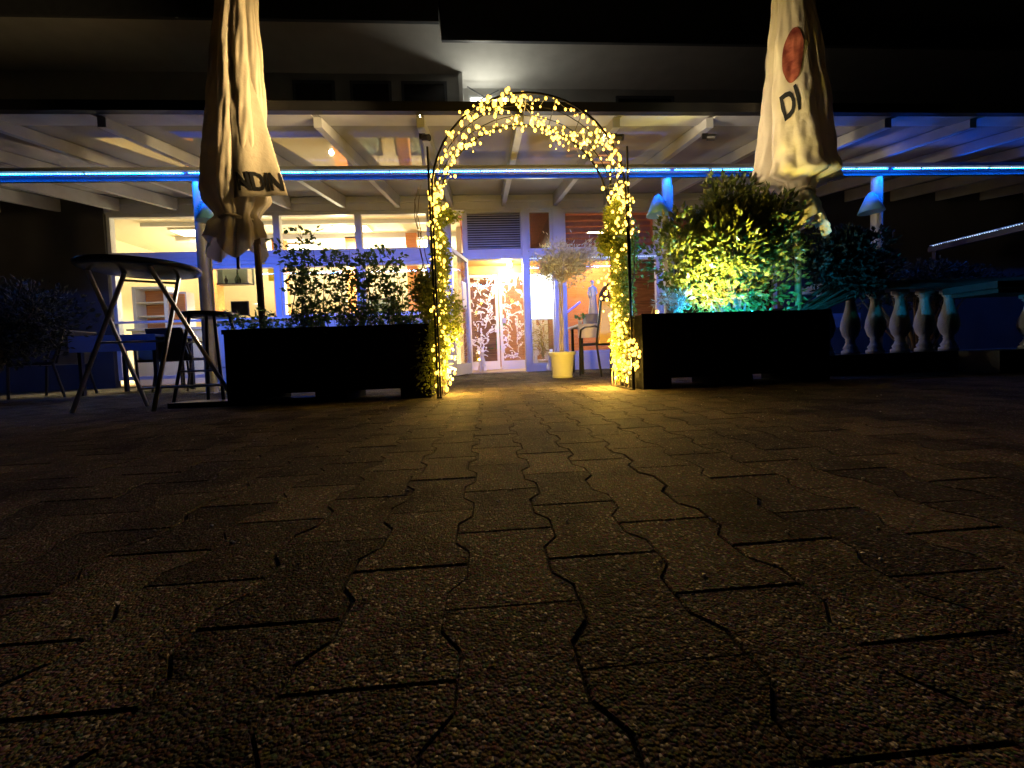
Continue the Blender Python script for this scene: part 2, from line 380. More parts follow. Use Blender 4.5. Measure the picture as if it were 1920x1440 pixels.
MB().box(-.32, FY-.06, 2.04, 3.3, FY+.06, 2.168).build('transom_bar', 'frame', B)
MB().box(-.36, FY-.065, 0, -.29, FY+.07, 2.168).build('door_jamb', 'frame', B)
MB().box(.70, FY-.09, 0, .80, FY+.09, 2.92).build('column', 'frame', B)
window(.8, .12, 1.26, 2.04, 'sidelight', t=.03)
window(.8, 2.17, 1.26, 2.92, 'upper_window', gm='frost', t=.05)
MB().box(1.26, FY-.09, 0, 1.44, FY+.09, 2.92).box(1.345, FY-.1, 0, 1.355, FY-.091, 2.92).build('column', 'frame', B)
for a, b in ((1.44, 3.22), (3.36, 5.5)):
    window(a, 2.17, b, 2.92, 'upper_window', t=.06, lab='upper window showing red brown slats')
    window(a, .3, b, 2.04, 'window', t=.05, gm='glass' if a < 3 else 'frost')
    MB().box(a, FY-.05, 0, b, FY+.05, .298).build('lower_panel', 'frame' if a < 3 else 'dark', B)
    m = MB()
    for k in range(6): m.box(a+.07, FY+.12, 2.22+k*.11, b-.07, FY+.14, 2.3+k*.11)
    m.build('window_blind', 'pink', B)
MB().box(3.22, FY-.08, 0, 3.36, FY+.08, 2.92).build('column', 'frame', B)
MB().box(3.36, FY-.06, 2.04, 5.6, FY+.06, 2.168).build('transom_bar', 'frame', B)
MB().box(.8, FY-.05, 0, 1.26, FY+.05, .118).build('lower_panel', 'frame', B)
# vestibule
MB().box(-.36, FY+.07, 2.16, 1.3, 8.0, 2.2).build('vestibule_ceiling', 'ceilwood', B)
MB().box(-.42, FY+.1, 0, -.37, 8.0, 2.2).build('vestibule_wall', 'pink', B)
MB().box(1.3, FY+.1, 0, 1.34, 10.5, 3).build('vestibule_wall', 'redwood', B)
MB().box(-.36, 8.0, 2.0, 1.3, 8.06, 2.16).build('door_header', 'ceilwood', B)
MB().box(-.28, 7.0, .0005, .7, 7.9, .004).build('threshold', 'stone', B)
# sliding doors with scrolling white vine pattern
def vines(x0, x1, z0, z1, y, seed):
    random.seed(seed); m = MB()
    def arc(px, pz, a, L, curl, r0, depth):
        pts = [(px, y, pz)]; n = 9
        for k in range(n):
            a += curl/n; px += math.cos(a)*L/n; pz += math.sin(a)*L/n
            px = min(max(px, x0), x1); pz = min(max(pz, z0), z1); pts.append((px, y, pz))
        m.tube(pts, [r0*(1-.5*k/len(pts)) for k in range(len(pts))], 4)
        m.ball((px, y, pz), r0*1.9, 6, 4, (1, .4, 1))
        if depth:
            for q in range(2):
                i = random.choice((3, 5, 7)); sgn = 1 if q else -1
                arc(pts[i][0], pts[i][2], a - curl*(1-i/n) + sgn*ru(.7, 1.2), L*.62, sgn*ru(-2.6, -1.2), r0*.85, depth-1)
    for k in range(52):
        arc(ru(x0+.03, x1-.03), z0 + (z1-z0)*(k+.5)/52, ru(.2, 2.9), .17, ru(-2.4, 2.4), .0115, 1)
    m.box(x0-.02, y-.002, z0-.02, x0-.012, y+.004, z1+.02).box(x1+.012, y-.002, z0-.02, x1+.02, y+.004, z1+.02)
    return m
def sdoor(x0, x1, y, seed, lab):
    d = fr(x0, .0+.02, x1, 2.0, y, .055, .05); d.box(x0+.055, y-.02, .075, x1-.055, y+.02, .2)
    o = d.build('sliding_door', 'white', B); o['label'] = lab
    MB().box(x0+.055, y-.003, .2, x1-.055, y+.003, 1.945).build('pane', 'glass', o)
    vines(x0+.07, x1-.07, .22, 1.92, y-.012, seed).build('vine_pattern', 'white', o)
    return o
sdoor(-.36, .27, 8.1, 3, 'left sliding door leaf with vine pattern and plant behind'); d2 = sdoor(.29, .98, 8.02, 5, 'right sliding door leaf with white frame and vine pattern')
MB().box(.33, 7.98, .98, .42, 7.992, 1.08).build('push_plate', 'steel', d2)
sdoor(.99, 1.29, 8.02, 9, 'narrow fixed door panel with vine pattern')
random.seed(11)
# open glass leaf swung outwards
da = Vector((-.30, 6.93)); db = Vector((-.52, 6.1)); ang = math.atan2(db.y-da.y, db.x-da.x); Ld = (db-da).length
def ob(m, u0, u1, z0, z1, t): return m.box(da.x+u0, da.y-t, z0, da.x+u1, da.y+t, z1, ang, (da.x, da.y))
m = MB(); ob(m, 0, Ld, .02, .2, .022); ob(m, 0, Ld, 1.98, 2.04, .022); ob(m, 0, .06, .2, 1.98, .022); ob(m, Ld-.06, Ld, .2, 1.98, .022)
od = m.build('hinged_door', 'frame', B); od['label'] = 'glass door leaf swung open towards the terrace'
ob(MB(), .06, Ld-.06, .2, 1.98, .004).build('pane', 'glass', od)
ob(MB(), .12, .32, 1.15, 1.6, .008).build('notice_sheet', 'white', od)
m = MB(); m.tube([(-.46, 6.28, 1.0), (-.41, 6.27, 1.0), (-.41, 6.27, 1.2), (-.46, 6.28, 1.2)], .01, 6); m.build('handle', 'steel', od)
# interior shells
MB().box(-7.7, FY+.15, 3.0, -.45, 11.6, 3.05).build('interior_ceiling', 'creamd', B)
m = MB(); m.box(-6.3, 7.6, 2.93, -.5, 7.66, 2.999).box(-6.3, 8.4, 2.9, -.5, 8.5, 2.999).box(-6.3, 9.8, 2.88, -.5, 10.0, 2.999).box(-5.1, 8.5, 2.94, -5.0, 11.5, 2.999, .35, (-5.1, 8.5)); m.build('ceiling_moulding', 'white', B)
m = MB(); m.box(-7.7, FY+.03, 0, -7.6, 11.6, 3).box(-7.6, 11.5, 0, -.45, 11.6, 3).box(-.55, 8.1, 0, -.45, 11.6, 3); m.build('interior_wall', 'cream', B)
MB().box(-7.6, FY+.1, .0, 5.6, 11.6, .01).build('interior_floor', 'floor', B)
m = MB(); m.box(-.4, 10.2, 0, 5.6, 10.3, 3).box(5.5, FY+.15, 0, 5.6, 10.2, 3); m.build('interior_wall', 'redwood', B)
MB().box(-.45, FY+.15, 3.0, 5.6, 10.3, 3.05).build('interior_ceiling', 'pink', B)
MB().box(-.33, 8.3, 0, .2, 8.34, 2.2).build('interior_screen', 'redwood', B)
# pillars inside
for x, y in ((-5.6, 8.16), (-4.4, 8.4), (-2.9, 8.4), (-1.6, 8.2)): MB().box(x, y, 0.011, x+.22, y+.2, 2.93).build('interior_pillar', 'orange', B)
# upper storey
m = MB(); m.box(-16, 8.0, 3.18, -.3, 8.3, 6.0).build('upper_wall', 'render', B)
m = MB(); m.box(-.3, 8.4, 3.18, 16, 8.7, 6.0).build('upper_wall', 'render', B)
MB().box(-.36, 7.94, 3.2, -.28, 7.998, 5.998).build('downpipe', 'white', B)
m = MB(); m.box(-16, 6.82, 6.002, -.6, 8.7, 6.3).box(-.6, 7.2, 6.002, 16, 8.7, 6.3).build('soffit', 'render', B)
MB().box(-16, 6.76, 5.99, -.6, 6.818, 7.4).box(-.598, 7.14, 5.99, 16, 7.198, 7.4).build('eaves_board', 'beam', B)
for a, b in ((-1.5, -.6), (-2.5, -1.7), (-3.6, -2.8), (3.0, 4.3)):
    yy = 7.99 if a < 0 else 8.39
    o = fr(a, 4.6, b, 5.84, yy, .05, .06).build('upper_window', 'beam', B); MB().box(a+.05, yy-.01, 4.65, b-.05, yy+.004, 5.79).build('pane', mat('unlit_pane', (.02, .02, .025), .1), o)
o = fr(-.18, 4.8, .68, 5.82, 8.38, .04, .06).build('upper_window', 'frame', B); o['label'] = 'small brightly lit upstairs window behind the arch top'
MB().box(-.14, 8.37, 4.84, .64, 8.385, 5.78).build('pane', 'window_lit', o)
m = MB(); m.tube([(-.2, 8.2, 5.9), (.55, 8.2, 5.45)], .012, 6).tube([(-.2, 8.2, 5.5), (.45, 8.2, 5.83)], .012, 6); m.build('bracing', 'beam', o)
lamp('upstairs_lamp', 'POINT', (.12, 8.2, 5.3), 17, (1, .96, .8), .06, B)
# ceiling surfaces behind glass: lamps inside
def ceil_lamp(x, y, z, s, p, c, lab):
    t = thing('ceiling_lamp', lab, 'lamp', (x, y, z))
    MB().box(x-s, y-s*.6, z-.03, x+s, y+s*.6, z-.002).build('housing', 'white', t)
    MB().box(x-s*.9, y-s*.5, z-.034, x+s*.9, y+s*.5, z-.0305).build('diffuser', 'lampwarm', t)
    lamp('glow', 'AREA', (x, y, z-.06), p, c, s*1.6, t).data.spread = math.radians(115)
W = (1, .83, .52)
ceil_lamp(-5.7, 8.1, 2.99, .35, 330, W, 'ceiling lamp over the dining room, farthest left')
ceil_lamp(-4.1, 9.2, 2.99, .35, 520, W, 'ceiling lamp over the dining room behind the parasol')
ceil_lamp(-2.6, 8.0, 2.99, .35, 480, W, 'ceiling lamp over the dining room behind the rose bush')
ceil_lamp(-1.3, 9.0, 2.99, .35, 520, W, 'ceiling lamp over the dining room nearest the entrance')
ceil_lamp(2.6, 8.6, 2.99, .3, 50, (1, .75, .5), 'ceiling lamp in the red panelled room')
# up-light for the cream ceiling: wall coves
for x in (-5.4, -3.4, -1.5):
    c = thing('floor_lamp', 'bright uplighter standing in the dining room, the %s one' % {-5.4: 'leftmost', -3.4: 'middle', -1.5: 'rightmost'}[x], 'lamp', (x, 9.6, 0), 'uplighters in the dining room')
    MB().lathe(x, 9.6, [(.14, .01), (.14, .03), (.015, .05), (.015, 1.6), (.12, 1.72), (.13, 1.74), (.1, 1.73)], 16).build('stand', 'white', c)
    MB().lathe(x, 9.6, [(.09, 1.735), (.09, 1.75)], 16).build('bulb', 'lampwarm', c)
    lamp('glow', 'AREA', (x, 9.6, 1.78), 130, W, .2, c, (x, 9.6, 3))
for x in (-5.6, -2.9): lamp('room_glow', 'POINT', (x, 8.3, 2.35), 40, W, .04, B)
# vestibule lamp
t = thing('vestibule_lamp', 'round glowing lamp under the pine ceiling inside the entrance', 'lamp', (.5, 7.55, 2.15))
MB().ball((.5, 7.55, 2.08), .055, 12, 8).build('globe', 'lampwarm', t); MB().lathe(.5, 7.55, [(.05, 2.13), (.05, 2.16)], 12).build('base', 'white', t)
lamp('glow', 'POINT', (.45, 7.5, 1.98), 130, (1, .78, .45), .05, t)
# light box sign in sidelight
t = thing('light_box', 'glowing white menu light box behind the sidelight pane', 'light box', (1.03, 7.14, .9))
MB().box(.8, 7.1, .95, 1.27, 7.2, 1.8).build('case', 'white', t)
MB().box(.82, 7.092, .97, 1.25, 7.098, 1.78).build('face', 'lightbox', t)
m = MB()
for zz, r in ((1.56, .02), (1.4, .022)): m.tube([(.99+r*math.cos(a), 7.086, zz+r*math.sin(a)) for a in [i*PI/5 for i in range(8)]], .005, 5)
for k in range(5): m.tube([(1.065, 7.086, 1.66-k*.09), (1.09, 7.086, 1.64-k*.09), (1.07, 7.086, 1.6-k*.09)], .0055, 5)
m.tube([(1.06, 7.086, 1.72), (1.075, 7.086, 1.2)], .003, 4)
m.build('writing', mat('orange_ink', (.7, .2, .02), .6), t)
lamp('glow', 'AREA', (1.03, 7.0, 1.38), 26, (1, .92, .72), .4, t, (1.03, 5, .9), .75)

# ------------------------------------------------------------------ things inside
def obj1(mb, name, m, lab, cat, group=None, smooth=False): return tag(mb.build(name, m, None, smooth), lab, cat, group)
s = thing('bookcase', 'orange wooden shelf unit on the counter inside the leftmost window', 'shelf', (-6.1, 7.6, 1.04))
m = MB(); m.box(-6.4, 7.45, 1.041, -6.34, 7.7, 1.8).box(-5.86, 7.45, 1.041, -5.8, 7.7, 1.8).box(-6.34, 7.45, 1.76, -5.86, 7.7, 1.8).box(-5.8, 7.5, 1.041, -5.5, 7.7, 1.7); m.build('carcass', 'white', s)
MB().box(-6.34, 7.66, 1.042, -5.86, 7.68, 1.76).build('back_panel', 'orange', s); MB().box(-5.79, 7.48, 1.1, -5.52, 7.499, 1.66).build('door', 'orange', s)
for z in (1.25, 1.5): MB().box(-6.339, 7.46, z, -5.861, 7.659, z+.025).build('shelf', 'cream', s)
m = thing('bar_counter', 'long cream counter inside behind the left windows', 'counter', (-4.2, 7.8, 0))
MB().box(-6.45, 7.45, .011, -3.2, 8.1, 1.0).build('front', 'cream', m); MB().box(-6.5, 7.4, 1.0, -3.15, 8.15, 1.04).build('worktop', 'white', m)
t = thing('wall_shelf', 'shelf with a bottle and ornaments above the counter', 'shelf', (-4.68, 7.6, 1.84))
MB().box(-4.98, 7.52, 1.82, -4.38, 7.68, 1.84).build('board', 'black', t); MB().box(-4.98, 7.685, 1.84, -4.38, 7.7, 2.3).build('back', mat('pale_green_panel', (.55, .65, .55), .6), t)
for x in (-4.95, -4.41): MB().box(x-.01, 7.53, 1.84, x+.01, 7.67, 2.99).build('hanger', 'steel', t)
bo = obj1(MB().lathe(-4.63, 7.6, [(.035, 1.842), (.05, 1.87), (.052, 1.93), (.016, 2.0), (.013, 2.1), (.016, 2.11)], 14), 'bottle', 'bottle', 'round bellied bottle on the shelf over the counter', 'bottle', smooth=True)
obj1(MB().lathe(-4.84, 7.6, [(.012, 1.842), (.02, 1.86), (.03, 1.92), (.01, 1.96), (.006, 2.0)], 10), 'ornament', 'black', 'tiny dark ornament beside the bottle on the shelf', 'ornament')
obj1(MB().box(-4.07, 7.6, 1.88, -3.93, 7.62, 2.12), 'poster', 'yellow', 'yellow card hung in the window beside the mullion', 'poster')
f = thing('picture', 'dark framed picture leaning behind the left window', 'picture', (-4.7, 7.7, 1.28))
m = MB(); m.box(-4.88, 7.75, 1.26, -4.55, 7.77, 1.54); m.build('frame', 'black', f); MB().box(-4.86, 7.74, 1.28, -4.57, 7.749, 1.52).build('image', 'frost', f)
def plant(name, cx, cy, z0, h, r, n, L, Wd, m, lab, pot=None, cat='plant', spread=1):
    t = thing(name, lab, cat, (cx, cy, z0 if not pot else z0))
    zz = z0
    if pot:
        MB().lathe(cx, cy, [(pot*.7, z0), (pot*.95, z0+pot*1.5), (pot, z0+pot*1.5), (pot, z0+pot*1.7), (pot*.85, z0+pot*1.7)], 20).build('pot', 'white', t, True); zz = z0+pot*1.6
    lf = MB(); st = MB()
    for k in range(n):
        a = ru(0, 2*PI); q = ru(.15, 1)*r; hh = ru(.25, 1)*h
        tip = Vector((cx+q*math.cos(a), cy+q*math.sin(a), zz+hh))
        if k % 3 == 0: st.tube([(cx, cy, zz), (cx+q*.4*math.cos(a), cy+q*.4*math.sin(a), zz+hh*.6), tuple(tip)], .003, 4)
        lf.leaf(tip, L*ru(.7, 1.2), Wd*ru(.7, 1.2), Vector((math.cos(a), math.sin(a), ru(-.5, .6))))
    lf.build('leaves', m, t); st.build('stems', m, t)
    return t
plant('potted_plant', 0.0, 8.6, .01, .9, .28, 90, .16, .12, 'housepl', 'green leafy houseplant behind the left sliding door', .14)
plant('potted_palm', 1.12, 7.65, .01, .75, .2, 90, .28, .02, 'palm', 'spiky yellow green palm inside the sidelight', .11)
for x, l in ((-4.9, 'small dark leafed plant on the counter inside the left window'), (-4.2, 'feathery plant on the counter behind the canopy post')):
    plant('potted_plant', x, 7.9, 1.04, .25, .14, 40, .1, .03, 'darkleaf', l, .05)
for x, h, mm, l in ((-5.25, .22, 'bottle', 'tall dark wine bottle at the left end of the counter'), (-4.35, .26, 'bottle', 'dark wine bottle on the counter under the yellow card'), (-3.5, .2, 'pink', 'terracotta jug on the counter end behind the mullion'), (-5.05, .14, 'white', 'white jug on the counter behind the canopy post')):
    obj1(MB().lathe(x, 7.62, [(.03, 1.041), (.042, 1.06), (.042, 1.04+h*.6), (.016, 1.04+h*.78), (.014, 1.04+h), (.018, 1.045+h)], 14), 'bottle' if mm == 'bottle' else 'jug', mm, l, 'bottle' if mm == 'bottle' else 'jug', smooth=True)
for i, x in enumerate((-3.1, -1.75)):
    t = thing('wall_picture', ['dark framed picture on the far dining room wall behind the rose bush', 'dark framed picture on the far wall nearest the entrance'][i], 'picture', (x, 11.48, 1.7))
    MB().box(x-.5, 11.46, 1.3, x+.5, 11.498, 2.1).build('frame', 'black', t); MB().box(x-.44, 11.452, 1.36, x+.44, 11.459, 2.04).build('image', mat('landscape_print', (.3, .2, .1), .6, noise=.6, nscale=4, c2=(.25, .4, .5)), t)
for i, x in enumerate((-3.0, -1.4)):
    t = thing('dining_table', ['dining table with white cloth inside, behind the rose bush', 'dining table with white cloth inside, nearest the entrance'][i], 'table', (x, 8.9, 0), 'dining room tables')
    MB().box(x-.45, 8.5, .7, x+.45, 9.3, .74).build('table_top', 'cloth', t); MB().tube([(x, 8.9, .012), (x, 8.9, .7)], .05, 10).build('leg', 'black', t)
# mirror + blue tube + hanging in the red room
f = thing('wall_mirror', 'dark oval mirror on the red brown wall', 'mirror', (2.85, 8.6, 1.45))
m = MB(); n = 28; m.v += [(2.85+.27*math.cos(2*PI*i/n), 8.6, 1.42+.42*math.sin(2*PI*i/n)) for i in range(n)] + [(2.85+.27*math.cos(2*PI*i/n), 8.63, 1.42+.42*math.sin(2*PI*i/n)) for i in range(n)]
m.f += [tuple(range(n)), tuple(range(n, 2*n))[::-1]] + [(i, i+n, (i+1) % n+n, (i+1) % n) for i in range(n)]; m.build('mirror_glass', 'pic', f)
MB().tube([(2.85+.28*math.cos(2*PI*i/n), 8.6, 1.42+.43*math.sin(2*PI*i/n)) for i in range(n+1)], .02, 6).build('frame', 'black', f)
obj1(MB().tube([(1.5, 7.4, 1.05), (1.85, 7.45, 1.3)], .022, 8), 'neon_tube', 'bluetube', 'slanted deep blue neon tube behind the right window', 'neon tube')
m = MB(); m.box(1.45, 9.0, 0.011, 3.1, 9.05, 2.6); obj1(m, 'partition', 'orange', 'orange brown timber partition in the right room', 'partition')
lamp('red_room_glow', 'AREA', (2.3, 7.6, 2.7), 60, (1, .72, .45), .5, B, (2.3, 8.5, .8))
lamp('hall_glow', 'AREA', (.5, 9.2, 2.8), 200, (1, .8, .55), .5, B)

# ------------------------------------------------------------------ terrace canopy
BY = 4.6
K = thing('terrace_canopy', 'white timber and glass canopy over the terrace carried on three posts', 'canopy', (0, BY, 0))
SL = .19
def rz(y): return 2.53 + SL*(y-3.6)
RX = [.39 + .92*k for k in range(-13, 14)]
for x in RX:
    m = MB(); w2 = .035; n = len(m.v)
    m.v += [(x+sx*w2, y, rz(y)-.006-dz) for y in (3.66, 6.9) for dz in (0, .2) for sx in (-1, 1)]
    m.v[2] = (x-w2, 3.66, rz(3.66)-.1); m.v[3] = (x+w2, 3.66, rz(3.66)-.1)
    m.f += [(0, 1, 3, 2), (4, 6, 7, 5), (0, 4, 5, 1), (2, 3, 7, 6), (0, 2, 6, 4), (1, 5, 7, 3)]
    m.build('rafter', 'rafter', K)
for a, b in zip(RX[:-1], RX[1:]):
    m = MB(); m.v += [(x, y, rz(y)+dz) for dz in (0, .016) for y, x in ((3.6, a+.004), (3.6, b-.004), (6.93, b-.004), (6.93, a+.004))]
    m.f += [(0, 3, 2, 1), (4, 5, 6, 7), (0, 1, 5, 4), (1, 2, 6, 5), (2, 3, 7, 6), (3, 0, 4, 7)]
    m.build('roof_panel', 'panel', K)
MB().box(-13, 3.54, 2.515, 13, 3.598, 2.6).build('front_edge', 'black', K)
for a, b in zip(RX[:-1], RX[1:]):
    m = MB(); m.v += [(x, y, rz(y)-.003+dz) for dz in (-.012, 0) for y, x in ((3.6, a+.036), (3.6, b-.036), (3.84, b-.036), (3.84, a+.036))]
    m.f += [(0, 3, 2, 1), (4, 5, 6, 7), (0, 1, 5, 4), (1, 2, 6, 5), (2, 3, 7, 6), (3, 0, 4, 7)]
    m.build('edge_board', 'rafter', K)
MB().box(-13, BY-.07, 2.454, 13, BY+.05, 2.52).box(-13, BY-.125, 2.4545, 13, BY-.0702, 2.462).build('beam', 'rafter', K)
MB().box(-13, BY+.02, 2.41, 13, BY+.05, 2.4538).build('beam', 'black', K)
PX = (-3.22, 2.29, 5.06)
for x in PX:
    m = MB(); m.tube([(x, BY+.09, 0.006), (x, BY+.09, 2.4538)], .06, 16); p = m.build('post', 'galv', K, 'auto')
    MB().box(x-.1, BY-.04, .0005, x+.1, BY+.16, .012).build('foot_plate', 'galv', p)
    MB().tube([(x+.073, BY+.1, .3), (x+.073, BY+.1, 2.34)], .012, 8).build('conduit', 'galv', p)
    lamp('blue_wash', 'AREA', (x, BY-.085, 2.435), 11, (.0, .16, 1), .9, K, (x, BY+.1, 2.0), .01)
# shades on posts
for i, (x, sgn) in enumerate(zip(PX, (1, -1, -1))):
    cx = x + sgn*.15
    t = thing('post_lamp', ['cone shaped lamp on the left canopy post beside the parasol', 'cone shaped lamp on the middle canopy post by the arch', 'cone shaped lamp on the right canopy post'][i], 'lamp', (cx, BY, 1.95), 'cone lamps on the canopy posts')
    m = MB(); m.lathe(cx, BY+.02, [(.13, 1.95), (.136, 1.95), (.06, 2.14), (.03, 2.19), (.0, 2.2), (.0, 2.19), (.055, 2.135), (.127, 1.952)], 20); m.build('shade', 'shade', t, True)
    m = MB(); m.tube([(x+sgn*.05, BY+.02, 2.1), (cx, BY+.02, 2.2)], .016, 8); m.build('arm', 'galv', t)
    MB().ball((cx, BY+.02, 2.0), .03, 10, 6).build('bulb', 'white', t)
# small spotlights on rafters
for i, x in enumerate((-.53, 1.31, 2.23)):
    t = thing('spotlight', ['small black spotlight on the rafter left of the arch', 'small black spotlight on the rafter right of the arch', 'small black spotlight on the rafter beside the right parasol'][i], 'spotlight', (x, 3.75, 2.42), 'spotlights under the rafters')
    MB().tube([(x+.01, 3.72, 2.38), (x+.07, 3.68, 2.36)], .03, 12).build('housing', 'black', t); MB().box(x-.03, 3.735, 2.38, x+.03, 3.75, 2.43).build('bracket', 'black', t)
# LED strips
def led_strip(a, b, lab, m1='led', step=.032, r=.0062, tube=True, gaps=()):
    a, b = Vector(a), Vector(b); n = int((b-a).length/step); d = (b-a).normalized()
    t = thing('led_strip', lab, 'LED strip', tuple((a+b)/2), 'LED light strips on the terrace')
    MB().tube([tuple(a), tuple(b)], .006, 6).build('tape', 'white', t)
    for k in range(int((b-a).length/.9)):
        q = a+d*(.45+.9*k+ru(-.1, .1)); MB().box(q.x-.008, q.y-.014, q.z-.012, q.x+.008, q.y+.01, q.z+.006).build('clip', 'galv', t)
    mb = MB()
    for k in range(n):
        p = a + d*step*(k+.5) + Vector((0, -.009, -.003+random.gauss(0, .0012)-.006*abs(math.sin(k*step*PI/.9))))
        if any(g0 < k/n < g1 for g0, g1 in gaps): continue
        mb.ball(p, r*ru(.85, 1.25), 6, 4)
    mb.tube([tuple(a+Vector((0, -.009, -.003))), tuple(b+Vector((0, -.009, -.003)))], .0012, 4)
    mb.build('diodes', m1, t)
    if tube: MB().tube([tuple(a+Vector((0, .006, -.004))), tuple(b+Vector((0, .006, -.004)))], .002, 5).build('glow_tube', 'ledblue', t)
    return t
LZ, LY = 2.4475, BY-.085
led_strip((-12.9, LY, LZ), (-3.26, LY, LZ), 'blue LED strip on the canopy beam left of the left post')
led_strip((-3.2, LY, LZ), (2.25, LY, LZ), 'blue LED strip on the canopy beam between the left and middle posts')
led_strip((2.31, LY, LZ), (5.02, LY, LZ), 'blue LED strip on the canopy beam between the middle and right posts')
led_strip((5.1, LY, LZ), (12.9, LY, LZ), 'blue LED strip on the canopy beam right of the right post', 'ledw', r=.004)
led_strip((.82, FY-.07, 2.035), (3.2, FY-.07, 2.035), 'thin pale LED strip under the transom right of the entrance', 'ledw', .045, .006, False)
led_strip((3.4, FY-.07, 2.035), (5.5, FY-.07, 2.035), 'thin pale LED strip under the transom of the far right window', 'ledw', .06, .007, False)

t = bpy.data.objects['led_strip.001'] if 'led_strip.001' in bpy.data.objects else None
for x0, x1 in ((-5.2, -3.3), (-3.1, 2.2), (2.4, 3.6)):
    lamp('blue_wash', 'AREA', ((x0+x1)/2, BY+.075, 2.4), (11 if x0 < -4 else 8 if x0 < 2 else 6)*(x1-x0), (.02, .13, 1), x1-x0, K, ((x0+x1)/2, FY, 1.3), .02).data.spread = math.radians(75)
lamp('blue_wash', 'AREA', (6.2, BY-.14, 2.44), 9, (.0, .12, 1), 4.5, K, (6.2, 3.9, 2.7), .02)
# far right side rail with pale LED line
t = thing('side_rail', 'dark side rail running towards the camera at the far right', 'rail', (5.75, 4, 0))
MB().box(5.72, 2.6, 1.44, 5.8, 4.65, 1.5).build('handrail', 'black', t)
for y in (2.7, 3.6, 4.6): MB().box(5.74, y-.02, 0, 5.78, y+.02, 1.44).build('upright', 'black', t)
led_strip((5.71, 2.6, 1.515), (5.71, 4.62, 1.515), 'thin pale LED line on the side rail at the far right', 'ledw', .022, .004, False)

# ------------------------------------------------------------------ rose arch
ACX, AR, ASZ = .385, .76, 1.58
def hoop_pts(y, r=AR, n=24, dz=0):
    L = [(ACX-r, y, .0), (ACX-r, y, .8), (ACX-r, y, ASZ)]
    for k in range(1, n): a = PI-PI*k/n; L.append((ACX+r*math.cos(a), y, ASZ+dz+r*math.sin(a)))
    return L + [(ACX+r, y, ASZ), (ACX+r+.015, y, .8), (ACX+r+.03, y, 0)]
AY0, AY1 = 3.03, 3.45
A = thing('garden_arch', 'tall black metal garden arch over the path to the entrance', 'arch', (ACX, AY0, 0))
for y in (AY0, AY1):
    m = MB(); m.tube(hoop_pts(y), .009, 8); m.build('hoop', 'black', A, 'auto')
    for sx in (-1, 1): MB().tube([(ACX+sx*(AR+.02), y, 0.0), (ACX+sx*(AR+.02), y, 1.93)], .009, 8).build('leg', 'black', A)
def arch_pt(u, v):   # u 0..1 round the arch, v 0..1 across depth
    tot = 2*ASZ + PI*AR; d = u*tot; y = AY0+(AY1-AY0)*v
    if d < ASZ: return Vector((ACX-AR, y, d))
    if d < ASZ+PI*AR: a = PI-(d-ASZ)/AR; return Vector((ACX+AR*math.cos(a), y, ASZ+AR*math.sin(a)))
    return Vector((ACX+AR+.015, y, tot-d))
for k in range(1, 24):
    u = k/24; p, q = arch_pt(u, 0), arch_pt(u, 1)
    MB().tube([tuple(p), tuple(q)], .004, 6).build('rung', 'black', A)
for v in (.35, .68):
    m = MB(); m.tube([tuple(arch_pt(i/60, v)) for i in range(61)], .0035, 5); m.build('lattice_wire', 'black', A)
for sx in (-1, 1): MB().box(ACX+sx*(AR+.01)-.02, AY0-.02, 0.002, ACX+sx*(AR+.01)+.02, AY1+.02, .012).build('foot_bar', 'black', A)

# string lights: each bulb an own part
bulb_me = None
def string_lights(u0, u1, nb, seed, lab, wild=.5, glow=3, P=2.3, v0=.5, va=.5, sag=.025):
    global bulb_me
    random.seed(seed); t = thing('string_lights', lab, 'string lights', tuple(arch_pt((u0+u1)/2, .5)), 'warm string lights on the arch'); o0 = ORG[t.name]
    pts = []; ph = ru(0, 6); fr_ = ru(7, 11)*(u1-u0)/.3
    for k in range(nb):
        s_ = (k+.5)/nb; u = u0+(u1-u0)*s_ + random.gauss(0, .004)
        v = v0+va*math.sin(ph+s_*fr_) + random.gauss(0, .08); p = arch_pt(min(max(u, .012), .988), min(max(v, -.12), 1.12))
        c = Vector((ACX, p.y, min(p.z, ASZ))); d = (c-p).normalized()
        p = p + d*ru(-.035, .055)*wild*2 + Vector((random.gauss(0, .01), 0, random.gauss(0, .01)))
        if p.z > ASZ: p.z -= abs(random.gauss(0, sag))
        p.z = max(p.z, .04)
        pts.append(p)
    m = MB(); m.tube([tuple(p+Vector((0, 0, .008))) for p in pts], .0016, 4); m.build('wire', 'rafter', t)
    for p in pts:
        if bulb_me is None:
            b = MB(); b.ball((0, 0, 0), .0104, 10, 7, (1, 1, 1.25)); o = b.build('bulb', 'bulb'); o.data.polygons.foreach_set('use_smooth', [True]*len(o.data.polygons)); bulb_me = o.data
        else:
            o = bpy.data.objects.new('bulb', bulb_me); col.objects.link(o)
        o.parent = t; o.location = p-o0; s_ = ru(.5, 1.4); o.scale = (s_, s_, s_)
    for k in range(glow):
        i = int((k+.5)/glow*nb); p = arch_pt(u0+(u1-u0)*(k+.5)/glow, .5)
        c = Vector((ACX, p.y, min(p.z, ASZ))); p = p + (c-p).normalized()*.03
        lamp('glow', 'POINT', tuple(p), P, (1, .58, .09), .06, t)
    return t
string_lights(.005, .27, 95, 21, 'warm yellow string lights wound round the left leg of the arch, brightest inner strand', glow=4)
string_lights(.02, .30, 85, 22, 'second warm strand on the left leg of the arch among ivy', 1.0, glow=0)
string_lights(.28, .5, 78, 23, 'warm string lights along the left half of the arch top', .5, glow=3, P=4, sag=.01)
string_lights(.45, .76, 98, 24, 'warm string lights along the right half of the arch top', .5, glow=3, P=4, sag=.012)
string_lights(.40, .70, 80, 25, 'second strand of warm lights hanging in the crown of the arch', 1.0, glow=0)
